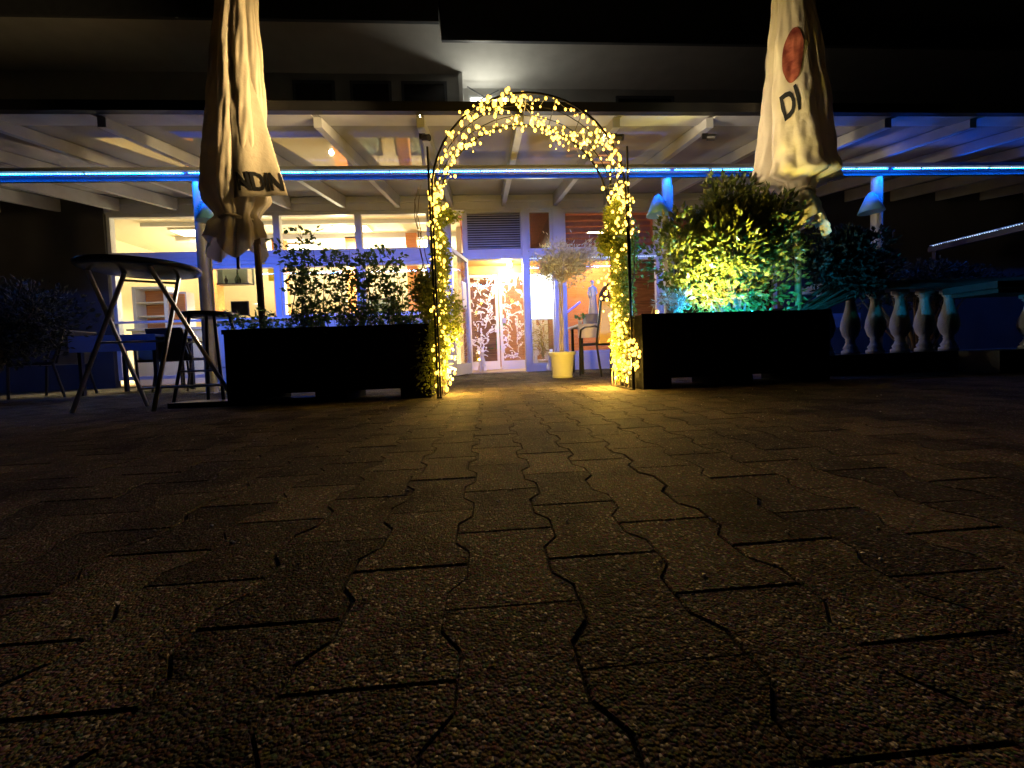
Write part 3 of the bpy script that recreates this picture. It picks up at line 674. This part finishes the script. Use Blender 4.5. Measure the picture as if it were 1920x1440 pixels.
string_lights(.70, .99, 98, 26, 'warm yellow string lights wound round the right leg of the arch', .6, glow=4)
string_lights(.72, .995, 90, 27, 'second warm strand on the right leg of the arch among leaves', 1.1, glow=1)
string_lights(.26, .76, 98, 28, 'strand of warm lights following the front hoop of the arch crown', .25, glow=0, v0=.06, va=.1, sag=.004)
string_lights(.34, .64, 80, 29, 'fine strand of small warm lights along the back hoop of the arch crown', .25, glow=0, v0=.93, va=.06, sag=.01)
string_lights(.01, .3, 98, 33, 'third warm strand on the left leg of the arch, nearest the planter', .5, glow=0, v0=.3, va=.3)
string_lights(.7, .99, 98, 34, 'third warm strand on the right leg of the arch, nearest the planter', .6, glow=0, v0=.3, va=.3)
for q in list(bpy.data.objects):
    if q.get('label', '').startswith('warm string lights along'):
        sx = -1 if 'left' in q['label'] else 1
        sp = lamp('glow', 'SPOT', (ACX+sx*.6, 2.9 if sx < 0 else 3.08, 2.02), 420 if sx < 0 else 300, (1, .68, .3) if sx < 0 else (1, .78, .48), .08, q, (-1.95 if sx < 0 else 2.8, 3.3, 2.5)); sp.data.spot_size = math.radians(66); sp.data.spot_blend = 1  # added spot that brightens the parasol, not a bulb of the string
for q in list(bpy.data.objects):
    if q.get('label', '').startswith('warm yellow string lights wound'):
        sx = -1 if 'left' in q['label'] else 1
        for y, z in ((3.25, .2), (3.38, .42)): lamp('glow', 'POINT', (ACX+sx*(AR-.1), y, z), 38.0 if sx < 0 else 60.0, (1, .58, .09), .04, q)
random.seed(31)
# climbers
def climber(sx, blobs, n, lab, m='rose'):
    x = ACX+sx*AR; t = thing('climbing_plant', lab, 'plant', (x, 3.25, 0))
    st = MB()
    for k in range(7):
        p = Vector((x+ru(-.04, .04), ru(3.1, 3.45), 0)); L = [tuple(p)]
        for q in range(14):
            p = p + Vector((ru(-.035, .035), ru(-.04, .04), .12)); L.append(tuple(p))
        st.tube(L, [.008*(1-i/20) for i in range(15)], 5)
    st.build('stems', 'bark', t)
    lf = MB(); tot = sum(b[6] for b in blobs)
    for cx, cy, cz, rx, ry, rz_, wgt in blobs:
        for k in range(int(n*wgt/tot)):
            while True:
                a = Vector((ru(-1, 1), ru(-1, 1), ru(-1, 1)))
                if a.length < 1: break
            a = a*(.6+.4*rnd())
            lf.leaf((cx+a.x*rx, cy+a.y*ry, cz+a.z*rz_), ru(.025, .05), ru(.016, .028), Vector((ru(-1, 1), ru(-1, .6), ru(-.9, .5))))
    lf.build('leaves', m, t)
    return t
xl, xr = ACX-AR, ACX+AR
climber(-1, [(xl-.05, 3.2, .45, .14, .2, .42, 3), (xl-.1, 3.15, .85, .15, .2, .22, 2), (xl+.02, 3.3, 1.15, .1, .2, .3, 1.3), (xl+.07, 3.3, 1.5, .16, .12, .07, .5), (xl, 3.3, 1.5, .06, .2, .25, .5), (xl+.08, 3.3, .65, .13, .2, .3, 1.2), (xl-.12, 3.12, .25, .1, .1, .3, .6), (xl+.0, 3.22, .85, .05, .22, .85, 2.4)], 6200, 'ivy like climber with lit leaves covering the left leg of the arch')
climber(1, [(xr+.02, 3.3, 1.5, .13, .2, .14, 1.2), (xr-.06, 3.25, 1.25, .14, .15, .14, 1.4), (xr+.09, 3.3, 1.2, .12, .2, .35, 1.8), (xr+.08, 3.35, .75, .12, .15, .35, 1.5), (xr, 3.3, .35, .07, .15, .35, .5), (xr, 3.22, .85, .055, .22, .85, 2.6)], 5400, 'climber with bright yellow green leaves on the right leg of the arch')

# ------------------------------------------------------------------ planters
def planter(x0, y0, x1, y1, z0, z1, rot, lab):
    t = thing('planter_box', lab, 'planter', ((x0+x1)/2, (y0+y1)/2, 0)); pv_ = (x0, y0); th = .035
    m = MB(); m.box(x0, y0, z0, x1, y0+th, z1, rot, pv_).box(x0, y1-th, z0, x1, y1, z1, rot, pv_).box(x0, y0+th, z0, x0+th, y1-th, z1, rot, pv_).box(x1-th, y0+th, z0, x1, y1-th, z1, rot, pv_).box(x0+th, y0+th, z0+.01, x1-th, y1-th, z0+.03, rot, pv_)
    m.build('box', 'planter', t)
    MB().box(x0-.008, y0-.012, z1-.03, x1+.008, y0-.001, z1+.006, rot, pv_).build('rim', 'planter', t)
    MB().box(x0+th, y0+th, z1-.1, x1-th, y1-th, z1-.04, rot, pv_).build('soil', 'soil', t)
    for xa in (x0+.0, (x0+x1)/2-.12, x1-.24):
        MB().box(xa, y0+.0, .001, xa+.24, y1, z0-.001, rot, pv_).build('foot', 'planter', t)
    return t
planter(-2.02, 3.1, -.46, 3.58, .085, .585, 0, 'long dark planter box left of the arch under the pale parasol')
planter(1.24, 3.0, 2.92, 3.48, .085, .6, math.radians(3.5), 'long dark planter box right of the arch under the big bush')
tag(MB().box(-2.48, 3.12, .001, -1.3, 3.3, .04).build('base_bar', 'black'), 'flat black steel bar lying at the foot of the left planter', 'bar')
# rose bush left
def bush(name, lab, stems, leaves, m, L, Wd, cat='bush', bark='bark'):
    xs = [s[0] for s in stems]; t = thing(name, lab, cat, (sum(xs)/len(xs), stems[0][1], stems[0][2]))
    st = MB(); lf = MB()
    for x, y, z, tx, ty, tz, r in stems:
        p0 = Vector((x, y, z)); p1 = Vector((tx, ty, tz)); pts = []
        off = Vector((ru(-.1, .1), ru(-.06, .06), 0))
        for k in range(9):
            s_ = k/8; pts.append(p0.lerp(p1, s_) + off*math.sin(s_*PI) + Vector((random.gauss(0, .006), random.gauss(0, .006), 0)))
        st.tube([tuple(p) for p in pts], [r*(1-.8*k/8) for k in range(9)], 5)
        for k in range(leaves):
            s_ = ru(.15, 1)**.8; i = min(int(s_*8), 7); p = pts[i].lerp(pts[i+1], s_*8-i)
            d = Vector((ru(-1, 1), ru(-1, 1), ru(-.2, .8))).normalized()
            q = p + d*ru(.02, .1)
            if k % 2 == 0: st.tube([tuple(p), tuple(q)], .0014, 3, False)
            for w_ in range(3): lf.leaf(q+Vector((ru(-.02, .02), ru(-.02, .02), ru(-.015, .015))), ru(.7, 1.2)*L, ru(.7, 1.2)*Wd, Vector((d.x+ru(-.8, .8), d.y+ru(-.8, .8), d.z+ru(-.8, .4))))
    st.build('stems', bark, t); lf.build('leaves', m, t)
    return t
random.seed(41)
stems = []
for k in range(26):
    x = ru(-1.7, -.75); h = ru(.95, 1.3)
    if k in (3, 7): h = 1.45
    stems.append((x*.95-.05, ru(3.25, 3.45), .5, x+ru(-.12, .12), ru(3.15, 3.5), h, .006))
bush('rose_bush', 'loose rose bush with thin shoots in the left planter', stems, 34, 'roseD', .042, .028)
stems = [(x, ru(3.2, 3.5), .5, x+ru(-.1, .1), ru(3.08, 3.5), ru(.6, .75), .004) for x in [ru(-1.98, -.6) for k in range(50)]]
bush('ground_cover_plant', 'low dark foliage spilling over the rim of the left planter', stems, 14, 'roseD', .035, .022, 'plant')
for x, z in ((-1.6, 1.42), (-1.02, 1.47)):
    pass
# laurel bush right
def dense_bush(name, lab, c, r, n, m, L, Wd, cat='bush', flat=.0, trunk=None, lumps=14, z0=.6, base=None):
    t = thing(name, lab, cat, (c[0], c[1], z0)); lf = MB(); st = MB(); cs = []
    for k in range(lumps):
        while True:
            a = Vector((ru(-1, 1), ru(-1, 1), ru(-1, 1)))
            if a.length < 1: break
        cs.append((Vector((c[0]+a.x*r[0]*.72, c[1]+a.y*r[1]*.6, c[2]+a.z*r[2]*.7)), ru(.28, .46)))
    for k in range(n):
        cc, rr = cs[k % len(cs)]
        d = Vector((random.gauss(0, 1), random.gauss(0, 1), random.gauss(0, 1))).normalized()
        q = cc + Vector((d.x*r[0], d.y*r[1], d.z*r[2]))*rr*ru(.45, 1.08)
        lf.leaf(q, L*ru(.7, 1.2), Wd*ru(.7, 1.2), d + Vector((ru(-.7, .7), ru(-.7, .7), ru(-.2, .9))))
    for cc, rr in cs:
        bx, by = base or c[:2]
        st.tube([(bx+ru(-.1, .1), by+ru(-.05, .05), z0), tuple(Vector((c[0], c[1], z0)).lerp(cc, .5)+Vector((ru(-.05, .05), 0, .05))), tuple(cc+Vector((0, 0, rr*r[2]*.8)))], [.014, .009, .003], 5)
    st.build('stems', trunk or 'bark', t); lf.build('leaves', m, t)
    return t
random.seed(51)
dense_bush('laurel_bush', 'broad evergreen bush lit yellow from below in the right planter', (2.24, 3.42, 1.2), (.8, .28, .66), 10000, 'laurel', .068, .042, lumps=34, z0=.52)
dense_bush('dark_shrub', 'dark shrub spreading from the right planter over the balustrade', (3.45, 3.45, 1.1), (.5, .22, .4), 5200, 'darkleaf', .055, .028, lumps=22, z0=.54, base=(2.75, 3.38))
dense_bush('grass_clump', 'silvery feathery plant at the arch end of the right planter', (1.62, 3.3, .72), (.16, .12, .16), 500, 'olive', .06, .006, 'plant', lumps=5, z0=.54)
dense_bush('hedge_shrub', 'unlit black hedge behind the balustrade at the right', (5.0, 4.2, .98), (1.2, .2, .3), 4200, 'darkleaf', .05, .026, lumps=40, z0=.01)
dense_bush('hedge_shrub', 'unlit hedge at the far left edge of the terrace', (-5.3, 4.3, .75), (1.2, .35, .7), 5600, 'darkleaf', .06, .03, lumps=34, z0=.01)
# hoop + stake lamps
tag(MB().tube([(1.5+.13*math.cos(a), 3.12, .58+.17*math.sin(a)) for a in [PI*i/16 for i in range(17)]], .004, 6).build('wire_hoop', 'barkpale'), 'pale wire hoop stuck in the soil of the right planter', 'wire hoop')
def stake(x, y, z, m, c, P, lab):
    t = thing('stake_lamp', lab, 'garden lamp', (x, y, .56), 'little garden lamps in the right planter')
    MB().tube([(x, y, .5), (x, y, z-.02)], .004, 6).build('stake', 'black', t); MB().ball((x, y, z), .016, 10, 6).build('globe', m, t)
    lamp('glow', 'POINT', (x, y, .582 if m == 'bulb' else .612), P, c, .015, t); return t
stake(1.9, 3.12, .6, 'cyan', (.02, .5, 1), 110, 'cyan glowing stake lamp in the middle of the right planter')
stake(2.25, 3.13, .6, 'cyan', (.02, .55, 1), 40, 'cyan glowing stake lamp right of the brighter one in the planter')
stake(2.62, 3.2, .6, 'green', (.04, .8, .6), 3, 'green glowing stake lamp at the right of the planter')
t = stake(1.42, 3.12, .63, 'bulb', (1, .6, .12), 1.2, 'warm yellow stake lamp at the arch end of the right planter')
lamp('warm_uplight', 'SPOT', (1.85, 3.02, .66), 270, (1, .78, .14), .03, t, (2.2, 3.6, 1.35))
bpy.data.lights[-1]
for l in bpy.data.lights:
    if l.type == 'SPOT' and l.name.startswith('warm_uplight'): l.spot_size = math.radians(100); l.spot_blend = .9

# ------------------------------------------------------------------ parasols
def parasol(cx, cy, prof, lab, nf, seed, pole_h, lean=0, flat=None):
    random.seed(seed); t = thing('parasol', lab, 'parasol', (cx, cy, 0)); ORG[t.name] = Vector((cx, cy, 0))
    seg = 160; mb = MB(); rows = []
    ph = [ru(0, 6) for _ in range(6)]; zt = prof[0][0]; zb = prof[-1][0]
    steps = 90
    def R(z):
        for (a, ra), (b, rb) in zip(prof[:-1], prof[1:]):
            if b <= z <= a: s_ = (a-z)/(a-b); s_ = s_*s_*(3-2*s_); return ra+(rb-ra)*s_
        return prof[-1][1]
    for i in range(steps+1):
        z = zt+(zb-zt)*i/steps; r = R(z); dep = min(1, i/14)
        for j in range(seg):
            th = 2*PI*j/seg
            f_ = nf*th + ph[0] + .8*math.sin(2.2*z+ph[1]) + .7*math.sin(2*th+ph[2]) 
            fold = abs(math.sin(f_/2))**.7*2-1
            f2 = math.sin(3*th+ph[3]+1.1*z)
            if flat: dt = (th-flat+PI) % (2*PI)-PI; fw = 1-.88*math.exp(-(dt/.75)**4)
            else: fw = 1
            rr = r*(1 + fw*dep*(.19*fold + .08*f2 + .03*math.sin(17*th+5*z+ph[4]) + .015*math.sin(31*th-9*z)))
            rr *= 1 + dep*.022*(math.sin(13*z+4*th+ph[1])*math.sin(9*th-3*z+ph[4]) + .6*math.sin(27*z-11*th)*math.sin(6*z+7*th)) + dep*.035*math.exp(-((z-zb-.3)/.28)**2)*math.sin(38*z+6*th)*math.sin(10*th)
            zz = z
            if i > steps-12: zz -= (i-steps+12)/12*.09*math.sin(3*th+ph[5])
            mb.v.append((cx+rr*math.cos(th)+lean*(z-zb), cy+rr*math.sin(th)*.75, zz))
    for i in range(steps):
        for j in range(seg):
            mb.f.append((i*seg+j, (i+1)*seg+j, (i+1)*seg+(j+1) % seg, i*seg+(j+1) % seg))
    c = mb.build('canopy', 'canvas', t, True)
    return t, c, mb
def wrap(name, mb_can, me_src, parent, m, x0, z0, ang, sx, sz, shear=0, off=.004, extra=None):
    vs = mb_can.v; fs = mb_can.f
    if extra: n = len(vs); vs = vs+extra.v; fs = fs+[tuple(i+n for i in f) for f in extra.f]
    bvh = BVHTree.FromPolygons([Vector(v) for v in vs], fs)
    bm = bmesh.new(); bm.from_mesh(me_src)
    bmesh.ops.triangulate(bm, faces=bm.faces)
    for it in range(4):
        long = [e for e in bm.edges if e.calc_length() > .12]
        if long: bmesh.ops.subdivide_edges(bm, edges=long, cuts=1); bmesh.ops.triangulate(bm, faces=bm.faces)
    o0 = ORG[parent.name]; dead = []
    for v in bm.verts:
        x, z = v.co.x*sx, v.co.y*sz; z += shear*x
        px = x0+x*math.cos(ang)-z*math.sin(ang); pz = z0+x*math.sin(ang)+z*math.cos(ang)
        h = bvh.ray_cast(Vector((px, 1, pz)), Vector((0, 1, 0)))
        if h[0] is None or h[1].normalized().y > -.4 and h[1].normalized().y < .4: dead.append(v); continue
        v.co = Vector((px, h[0].y-off, pz))-o0
    if dead: bmesh.ops.delete(bm, geom=dead, context='VERTS')
    me = bpy.data.meshes.new(name); bm.to_mesh(me); bm.free(); me.materials.append(MT[m])
    o = bpy.data.objects.new(name, me); col.objects.link(o); o.parent = parent; ORG[o.name] = o0
    return o
def text_mesh(s_, bold=.03, space=1):
    c = bpy.data.curves.new('lettering', 'FONT'); c.body = s_; c.size = 1; c.offset = bold; c.fill_mode = 'FRONT'; c.space_character = space; c.resolution_u = 3
    o = bpy.data.objects.new('lettering', c); col.objects.link(o)
    dg = bpy.context.evaluated_depsgraph_get(); me = bpy.data.meshes.new_from_object(o.evaluated_get(dg))
    bpy.data.objects.remove(o); return me
LPX, LPY = -1.9, 3.38
t, can, cm = parasol(LPX-.14, LPY, [(4.1, .02), (3.8, .08), (3.3, .13), (2.8, .17), (2.4, .19), (2.0, .215), (1.72, .22), (1.52, .14), (1.4, .18), (1.27, .2)], 'closed beige parasol tied up over the left planter', 9, 62, 4.1, .055)
MB().tube([(LPX+.02, LPY, .5), (LPX-.01, LPY, 4.15)], .026, 14).build('pole', 'pole', t, True)
MB().tube([(LPX-.1, LPY-.08, 1.1), (LPX-.1, LPY-.07, 1.5)], .012, 8).build('strut', 'black', t)
MB().tube([(LPX-.125+.15*math.cos(a), LPY+.115*math.sin(a), 1.515+.012*math.sin(3*a)) for a in [2*PI*i/30 for i in range(31)]], .014, 6).build('strap', 'canvas', t)
# loose flap with lettering
fl = MB(); nu, nv = 26, 26
for i in range(nv+1):
    s_ = i/nv; z = 2.75-(2.75-1.63)*s_
    for j in range(nu+1):
        q = j/nu; xl_ = LPX-.06+.02*s_; xr_ = LPX+.06+.28*s_
        x = xl_+(xr_-xl_)*q; y = LPY-.13-.05*s_+.08*q*q + .012*math.sin(q*9+s_*3)*s_
        fl.v.append((x, y, z + .045*q*s_*s_))
for i in range(nv):
    for j in range(nu):
        a = i*(nu+1)+j; fl.f.append((a, a+nu+1, a+nu+2, a+1))
fo = fl.build('valance_flap', 'canvas', can, True); sm = fo.modifiers.new('s', 'SOLIDIFY'); sm.thickness = .003
wrap('lettering', fl, text_mesh('NDIN', .035, .95), can, 'print_black', LPX+.0, 1.69, .17, .13, .2, -.1, .006)
RPX, RPY = 2.9, 3.4
t, can2, cm2 = parasol(RPX, RPY, [(4.3, .02), (3.9, .09), (3.4, .15), (2.9, .2), (2.4, .25), (2.0, .29), (1.82, .33), (1.79, .16), (1.7, .12), (1.58, .17), (1.42, .22), (1.36, .24)], 'closed beige parasol with red emblem over the right planter', 8, 77, 4.3, -.02, -2.05)
MB().tube([(RPX, RPY, .05), (RPX-.04, RPY, 4.35)], .026, 14).build('pole', 'pole', t, True)
MB().tube([(RPX-.005+.135*math.cos(a), RPY+.105*math.sin(a), 1.7+.012*math.sin(3*a)) for a in [2*PI*i/30 for i in range(31)]], .014, 6).build('strap', 'canvas', t)
wrap('lettering', cm2, text_mesh('DI', .03, 1.0), can2, 'print_black', 2.665, 2.27, .1, .125, .31, .6, .007)
def disc(rx, rz_, n=40, rings=8):
    me = bpy.data.meshes.new('d'); v = [(0, 0, 0)]; f = []
    for k in range(1, rings+1):
        for i in range(n): a = 2*PI*i/n; v.append((rx*k/rings*math.cos(a)*(1+.02*math.sin(5*a)), rz_*k/rings*math.sin(a)*1, 0))
    for i in range(n): f.append((0, 1+i, 1+(i+1) % n))
    for k in range(rings-1):
        for i in range(n): f.append((1+k*n+i, 1+(k+1)*n+i, 1+(k+1)*n+(i+1) % n, 1+k*n+(i+1) % n))
    me.from_pydata(v, [], f); return me
em = wrap('emblem', cm2, disc(.068, .24), can2, 'print_red', 2.752, 2.83, -.1, 1, 1, 0, .006)

# ------------------------------------------------------------------ bar table and stool
TX, TY = -2.51, 3.02
t = thing('bar_table', 'tall round folding bar table with crossed steel legs at the left', 'table', (TX, TY, 0))
m = MB(); m.lathe(TX, TY, [(.30, 1.028), (.335, 1.034), (.345, 1.045), (.347, 1.06), (.338, 1.07), (.0, 1.071)], 48); m.build('table_top', 'tabletop', t, 'auto')
LEG = [((-3.12, 3.07, .004), (-2.67, 3.06, 1.03)), ((-2.86, 3.4, .004), (-2.8, 2.93, 1.03)), ((-2.45, 2.96, .004), (-2.42, 3.24, 1.03)), ((-2.1, 3.32, .004), (-2.33, 2.86, 1.03))]
for a, b in LEG: MB().tube([a, b], .0155, 8).build('leg', 'steel', t)
def on(l, z): a, b = Vector(LEG[l][0]), Vector(LEG[l][1]); return tuple(a.lerp(b, z/1.03))
MB().tube([on(0, .52), on(2, .52)], .009, 8).build('cross_bar', 'steel', t)
MB().tube([on(1, .15), on(3, .16)], .012, 8).build('foot_rail', 'steel', t)
MB().tube([on(0, .98), on(2, .98)], .009, 8).build('cross_bar', 'steel', t)
SX, SY = -2.38, 3.5
t = thing('bar_stool', 'dark round bar stool with splayed legs behind the bar table', 'stool', (SX, SY, 0))
MB().lathe(SX, SY, [(.17, .735), (.195, .745), (.2, .76), (.195, .775), (0, .78)], 32).build('seat', 'tabletop', t, 'auto')
for sx in (-1, 1):
    for sy in (-1, 1):
        MB().tube([(SX+sx*.2, SY+sy*.2, .003), (SX+sx*.1, SY+sy*.1, .74)], .013, 8).build('leg', 'black', t)
for z, q in ((.28, .165), (.3, .163)):
    m = MB()
    if z == .28: m.tube([(SX-q, SY-q, z), (SX+q, SY-q, z)], .009, 8); m.build('footrest', 'steel', t)
    else: m.tube([(SX-q, SY+q, z), (SX+q, SY+q, z)], .009, 8); m.build('footrest', 'steel', t)
# ------------------------------------------------------------------ terrace chairs
def armchair(x, y, rot, lab, mseat='black', back_h=.86, mback='black', frame='black', grp='chairs on the terrace'):
    t = thing('chair', lab, 'chair', (x, y, 0), grp)
    loc = lambda a, b, c: (x+a*math.cos(rot)-b*math.sin(rot), y+a*math.sin(rot)+b*math.cos(rot), c)
    m = MB(); m.box(x-.24, y-.22, .4, x+.24, y+.22, .435, rot, (x, y)); m.build('seat', mseat, t)
    n = 6; m = MB()
    for i in range(n+1):
        s_ = i/n
        for sx in (-1, 1):
            for th in (0, .02): m.v.append(loc(sx*.225, .22+.1*s_+th, .42+(back_h-.42)*s_))
    for i in range(n):
        a = i*4; m.f += [(a, a+4, a+6, a+2), (a+1, a+3, a+7, a+5), (a, a+1, a+5, a+4), (a+2, a+6, a+7, a+3)]
    m.f += [(0, 2, 3, 1), (n*4, n*4+1, n*4+3, n*4+2)]
    m.build('backrest', mback, t)
    for sx in (-1, 1):
        MB().tube([loc(sx*.24, -.24, .003), loc(sx*.245, -.21, .5), loc(sx*.25, -.17, .62), loc(sx*.25, -.05, .645), loc(sx*.25, .2, .64), loc(sx*.25, .27, .62)], .014, 8).build('arm', frame, t)
        MB().tube([loc(sx*.24, .3, .003), loc(sx*.245, .21, .42), loc(sx*.24, .33, back_h+.01)], .014, 8).build('leg', frame, t)
    MB().tube([loc(-.24, .335, back_h+.01), loc(.24, .335, back_h+.01)], .012, 8).build('top_rail', frame, t)
    return t
armchair(-4.05, 5.5, math.radians(172), 'dark armchair seen behind the bar stool, nearest the post', back_h=.8)
armchair(-4.75, 5.9, math.radians(40), 'dark armchair at the cloth covered table seen between the bar table legs', back_h=.8)
armchair(-5.5, 5.2, math.radians(-80), 'dark armchair in the shade at the far left of the terrace', back_h=.8)
armchair(1.55, 5.0, math.radians(195), 'chair with taupe sling back beside the potted olive tree', 'black', .93, 'sling')
armchair(4.1, 5.4, math.radians(150), 'dark chair in the shade behind the right planter', back_h=.8)
def table(x, y, w_, d, h, lab, mt='cloth'):
    t = thing('table', lab, 'table', (x, y, 0), 'tables on the terrace')
    MB().box(x-w_, y-d, h-.03, x+w_, y+d, h).build('table_top', mt, t)
    for sx in (-1, 1):
        for sy in (-1, 1): MB().box(x+sx*(w_-.06)-.02, y+sy*(d-.06)-.02, .002, x+sx*(w_-.06)+.02, y+sy*(d-.06)+.02, h-.031).build('leg', 'black', t)
    m = MB(); m.box(x-w_-.004, y-d-.008, h-.2, x+w_+.004, y-d-.004, h+.001); m.build('cloth_drop', mt, t); return t
table(-4.6, 5.4, .5, .35, .74, 'terrace table with blue cloth at the left between chairs', 'tile')
table(1.72, 5.75, .42, .35, .72, 'terrace table with white cloth behind the olive pot')
table(4.9, 5.6, .5, .35, .74, 'terrace table in the dark at the right', 'tile')
tag(MB().box(1.45, 5.5, .722, 1.7, 5.7, .87).build('wooden_crate', 'stone'), 'small rough box on the white table carrying the statuette', 'box')
plant('potted_plant', 1.37, 5.55, .722, .1, .06, 30, .05, .03, 'housepl', 'little green pot plant on the white cloth table', .035)
# statuette of a draped standing figure
def statuette(x, y, z, h, lab):
    t = MB(); s_ = h
    prof = [(.14, 0), (.14, .03), (.12, .04), (.13, .06), (.115, .2), (.1, .38), (.105, .5), (.075, .6), (.09, .68), (.098, .76), (.075, .81), (.032, .835), (.03, .86)]
    t.lathe(x, y, [(r*s_, z+q*s_) for r, q in prof], 28, lambda th, zz: (1+.09*math.sin(9*th+2*zz*8))*(.75+.25*abs(math.cos(th))))
    t.ball((x, y-.004*s_, z+.925*s_), .062*s_, 14, 10, (.85, .95, 1.2)); t.ball((x, y+.03*s_, z+.95*s_), .045*s_, 10, 8)
    for sx in (-1, 1):
        t.tube([(x+sx*.085*s_, y, z+.78*s_), (x+sx*.13*s_, y-.01*s_, z+.62*s_), (x+sx*(.06 if sx > 0 else .13)*s_, y-.09*s_, z+(.55 if sx > 0 else .46)*s_)], [.032*s_, .026*s_, .018*s_], 8)
    o = t.build('statuette', 'plaster', None, True); return tag(o, lab, 'statue')
statuette(1.58, 5.6, .871, .5, 'white statuette of a draped standing woman on the box')
# white dog figure, sitting, at the door
def dog(x, y, h, lab):
    me = bpy.data.meshes.new('dog_figure'); s_ = h
    V = [(0, .22, .1), (0, .16, .3), (0, .02, .5), (0, -.05, .66), (0, -.08, .8), (0, -.2, .8), (.07, -.02, .45), (.075, -.06, .22), (.075, -.08, .03), (-.07, -.02, .45), (-.075, -.06, .22), (-.075, -.08, .03), (.12, .12, .16), (.12, -.02, .05), (-.12, .12, .16), (-.12, -.02, .05), (.05, -.05, .93), (-.05, -.05, .93)]
    E = [(0, 1), (1, 2), (2, 3), (3, 4), (4, 5), (2, 6), (6, 7), (7, 8), (2, 9), (9, 10), (10, 11), (0, 12), (12, 13), (0, 14), (14, 15), (4, 16), (4, 17)]
    R_ = [.12, .13, .11, .07, .08, .04, .055, .04, .045, .055, .04, .045, .09, .045, .09, .045, .02, .02]
    me.from_pydata([(a*s_, b*s_, c*s_) for a, b, c in V], E, []); o = bpy.data.objects.new('dog_figure', me); col.objects.link(o); o.location = (x, y, .004)
    sk = o.modifiers.new('skin', 'SKIN')
    for v_, r in zip(me.skin_vertices[0].data if me.skin_vertices else [], R_): v_.radius = (r*s_, r*s_)
    if not me.skin_vertices:
        bm = bmesh.new(); bm.from_mesh(me); ly = bm.verts.layers.skin.verify(); bm.verts.ensure_lookup_table()
        for i, r in enumerate(R_): bm.verts[i][ly].radius = (r*s_, r*s_); bm.verts[i][ly].use_root = (i == 1)
        bm.to_mesh(me); bm.free()
    ss = o.modifiers.new('sub', 'SUBSURF'); ss.levels = 2; ss.render_levels = 2
    dg = bpy.context.evaluated_depsgraph_get(); m2 = bpy.data.meshes.new_from_object(o.evaluated_get(dg)); m2.name = 'dog_figure'
    o.modifiers.clear(); o.data = m2; m2.materials.clear(); m2.materials.append(MT['plaster'])
    m2.polygons.foreach_set('use_smooth', [True]*len(m2.polygons)); ORG[o.name] = Vector((0, 0, 0))
    return tag(o, lab, 'statue')
dog(-.1, 7.3, .46, 'white figure of a sitting dog beside the left sliding door')
o = dog(1.1, 6.6, .42, 'white figure of a sitting dog partly behind the olive pot')
# ------------------------------------------------------------------ potted olive tree
OX, OY = .955, 4.88
t = thing('olive_tree', 'small silver leafed olive tree in a pale pot by the entrance', 'tree', (OX, OY, 0))
m = MB(); m.lathe(OX, OY, [(.125, .002), (.13, .01), (.135, .03), (.128, .035), (.155, .29), (.175, .292), (.178, .33), (.165, .335), (.15, .3), (.0, .29)], 36); m.build('pot', 'pot', t, 'auto')
for k in range(3):
    a = 2.1*k; pts = [(OX+.02*math.cos(a+z*5)+.015*z, OY+.02*math.sin(a+z*5), .29+z*.95) for z in [i/10 for i in range(11)]]
    MB().tube(pts, [.013-.004*i/10 for i in range(11)], 8).build('trunk', 'barkpale', t, True)
random.seed(77)
lf = MB(); st = MB(); cc = Vector((OX+.12, OY, 1.5))
for k in range(170):
    d = Vector((random.gauss(0, 1), random.gauss(0, .8), random.gauss(.15, .7))).normalized(); q = cc+Vector((d.x*.46, d.y*.34, d.z*.3))*ru(.45, 1.1)
    p0 = Vector((OX+.02, OY, 1.2)); mid = p0.lerp(q, .5)+Vector((0, 0, .04)); pts = [p0, mid, q]
    st.tube([tuple(p) for p in pts], [.0035, .002, .001], 3)
    for w_ in range(17):
        s_ = ru(.3, 1); p = mid.lerp(q, (s_-.3)/.7)+Vector((ru(-.05, .05), ru(-.05, .05), ru(-.06, .04))); lf.leaf(p, ru(.04, .065), .017, (q-mid).normalized()+Vector((ru(-1, 1), ru(-1, 1), ru(-.9, .9))))
st.build('branches', 'barkpale', t); lf.build('leaves', 'olive', t)

# ------------------------------------------------------------------ balustrade
def baluster(x, y, z0, h, parent):
    pr = [(.07, 0), (.07, .05), (.05, .07), (.06, .1), (.045, .14), (.035, .2), (.042, .22), (.035, .235), (.06, .3), (.078, .42), (.068, .55), (.045, .7), (.034, .82), (.036, .88), (.05, .9), (.04, .92), (.065, .94), (.065, 1)]
    MB().lathe(x, y, [(r*1.05, z0+z*h) for r, z in pr], 22).build('baluster', 'stone', parent, True)
t = thing('balustrade', 'cast stone balustrade with bulbous balusters right of the planter', 'balustrade', (4.2, 3.6, 0))
for k in range(6): baluster(3.36+k*.265, 3.62, .2, .62, t)
MB().box(3.22, 3.5, .002, 5.45, 3.74, .199).build('plinth', 'darkstone', t); MB().box(3.22, 3.48, .822, 5.45, 3.76, .9).build('coping', 'stone', t)
t = thing('balustrade', 'nearer balustrade section with pale coping at the right edge', 'balustrade', (5.2, 3.2, 0))
for k in range(3): baluster(5.02+k*.28, 3.25, .2, .5, t)
MB().box(4.5, 3.1, .002, 6.4, 3.4, .199).build('plinth', 'darkstone', t)
m = MB(); m.box(4.45, 3.08, .702, 6.4, 3.42, .74).box(4.4, 3.05, .742, 6.4, 3.45, .8); m.build('coping', 'darkstone', t)
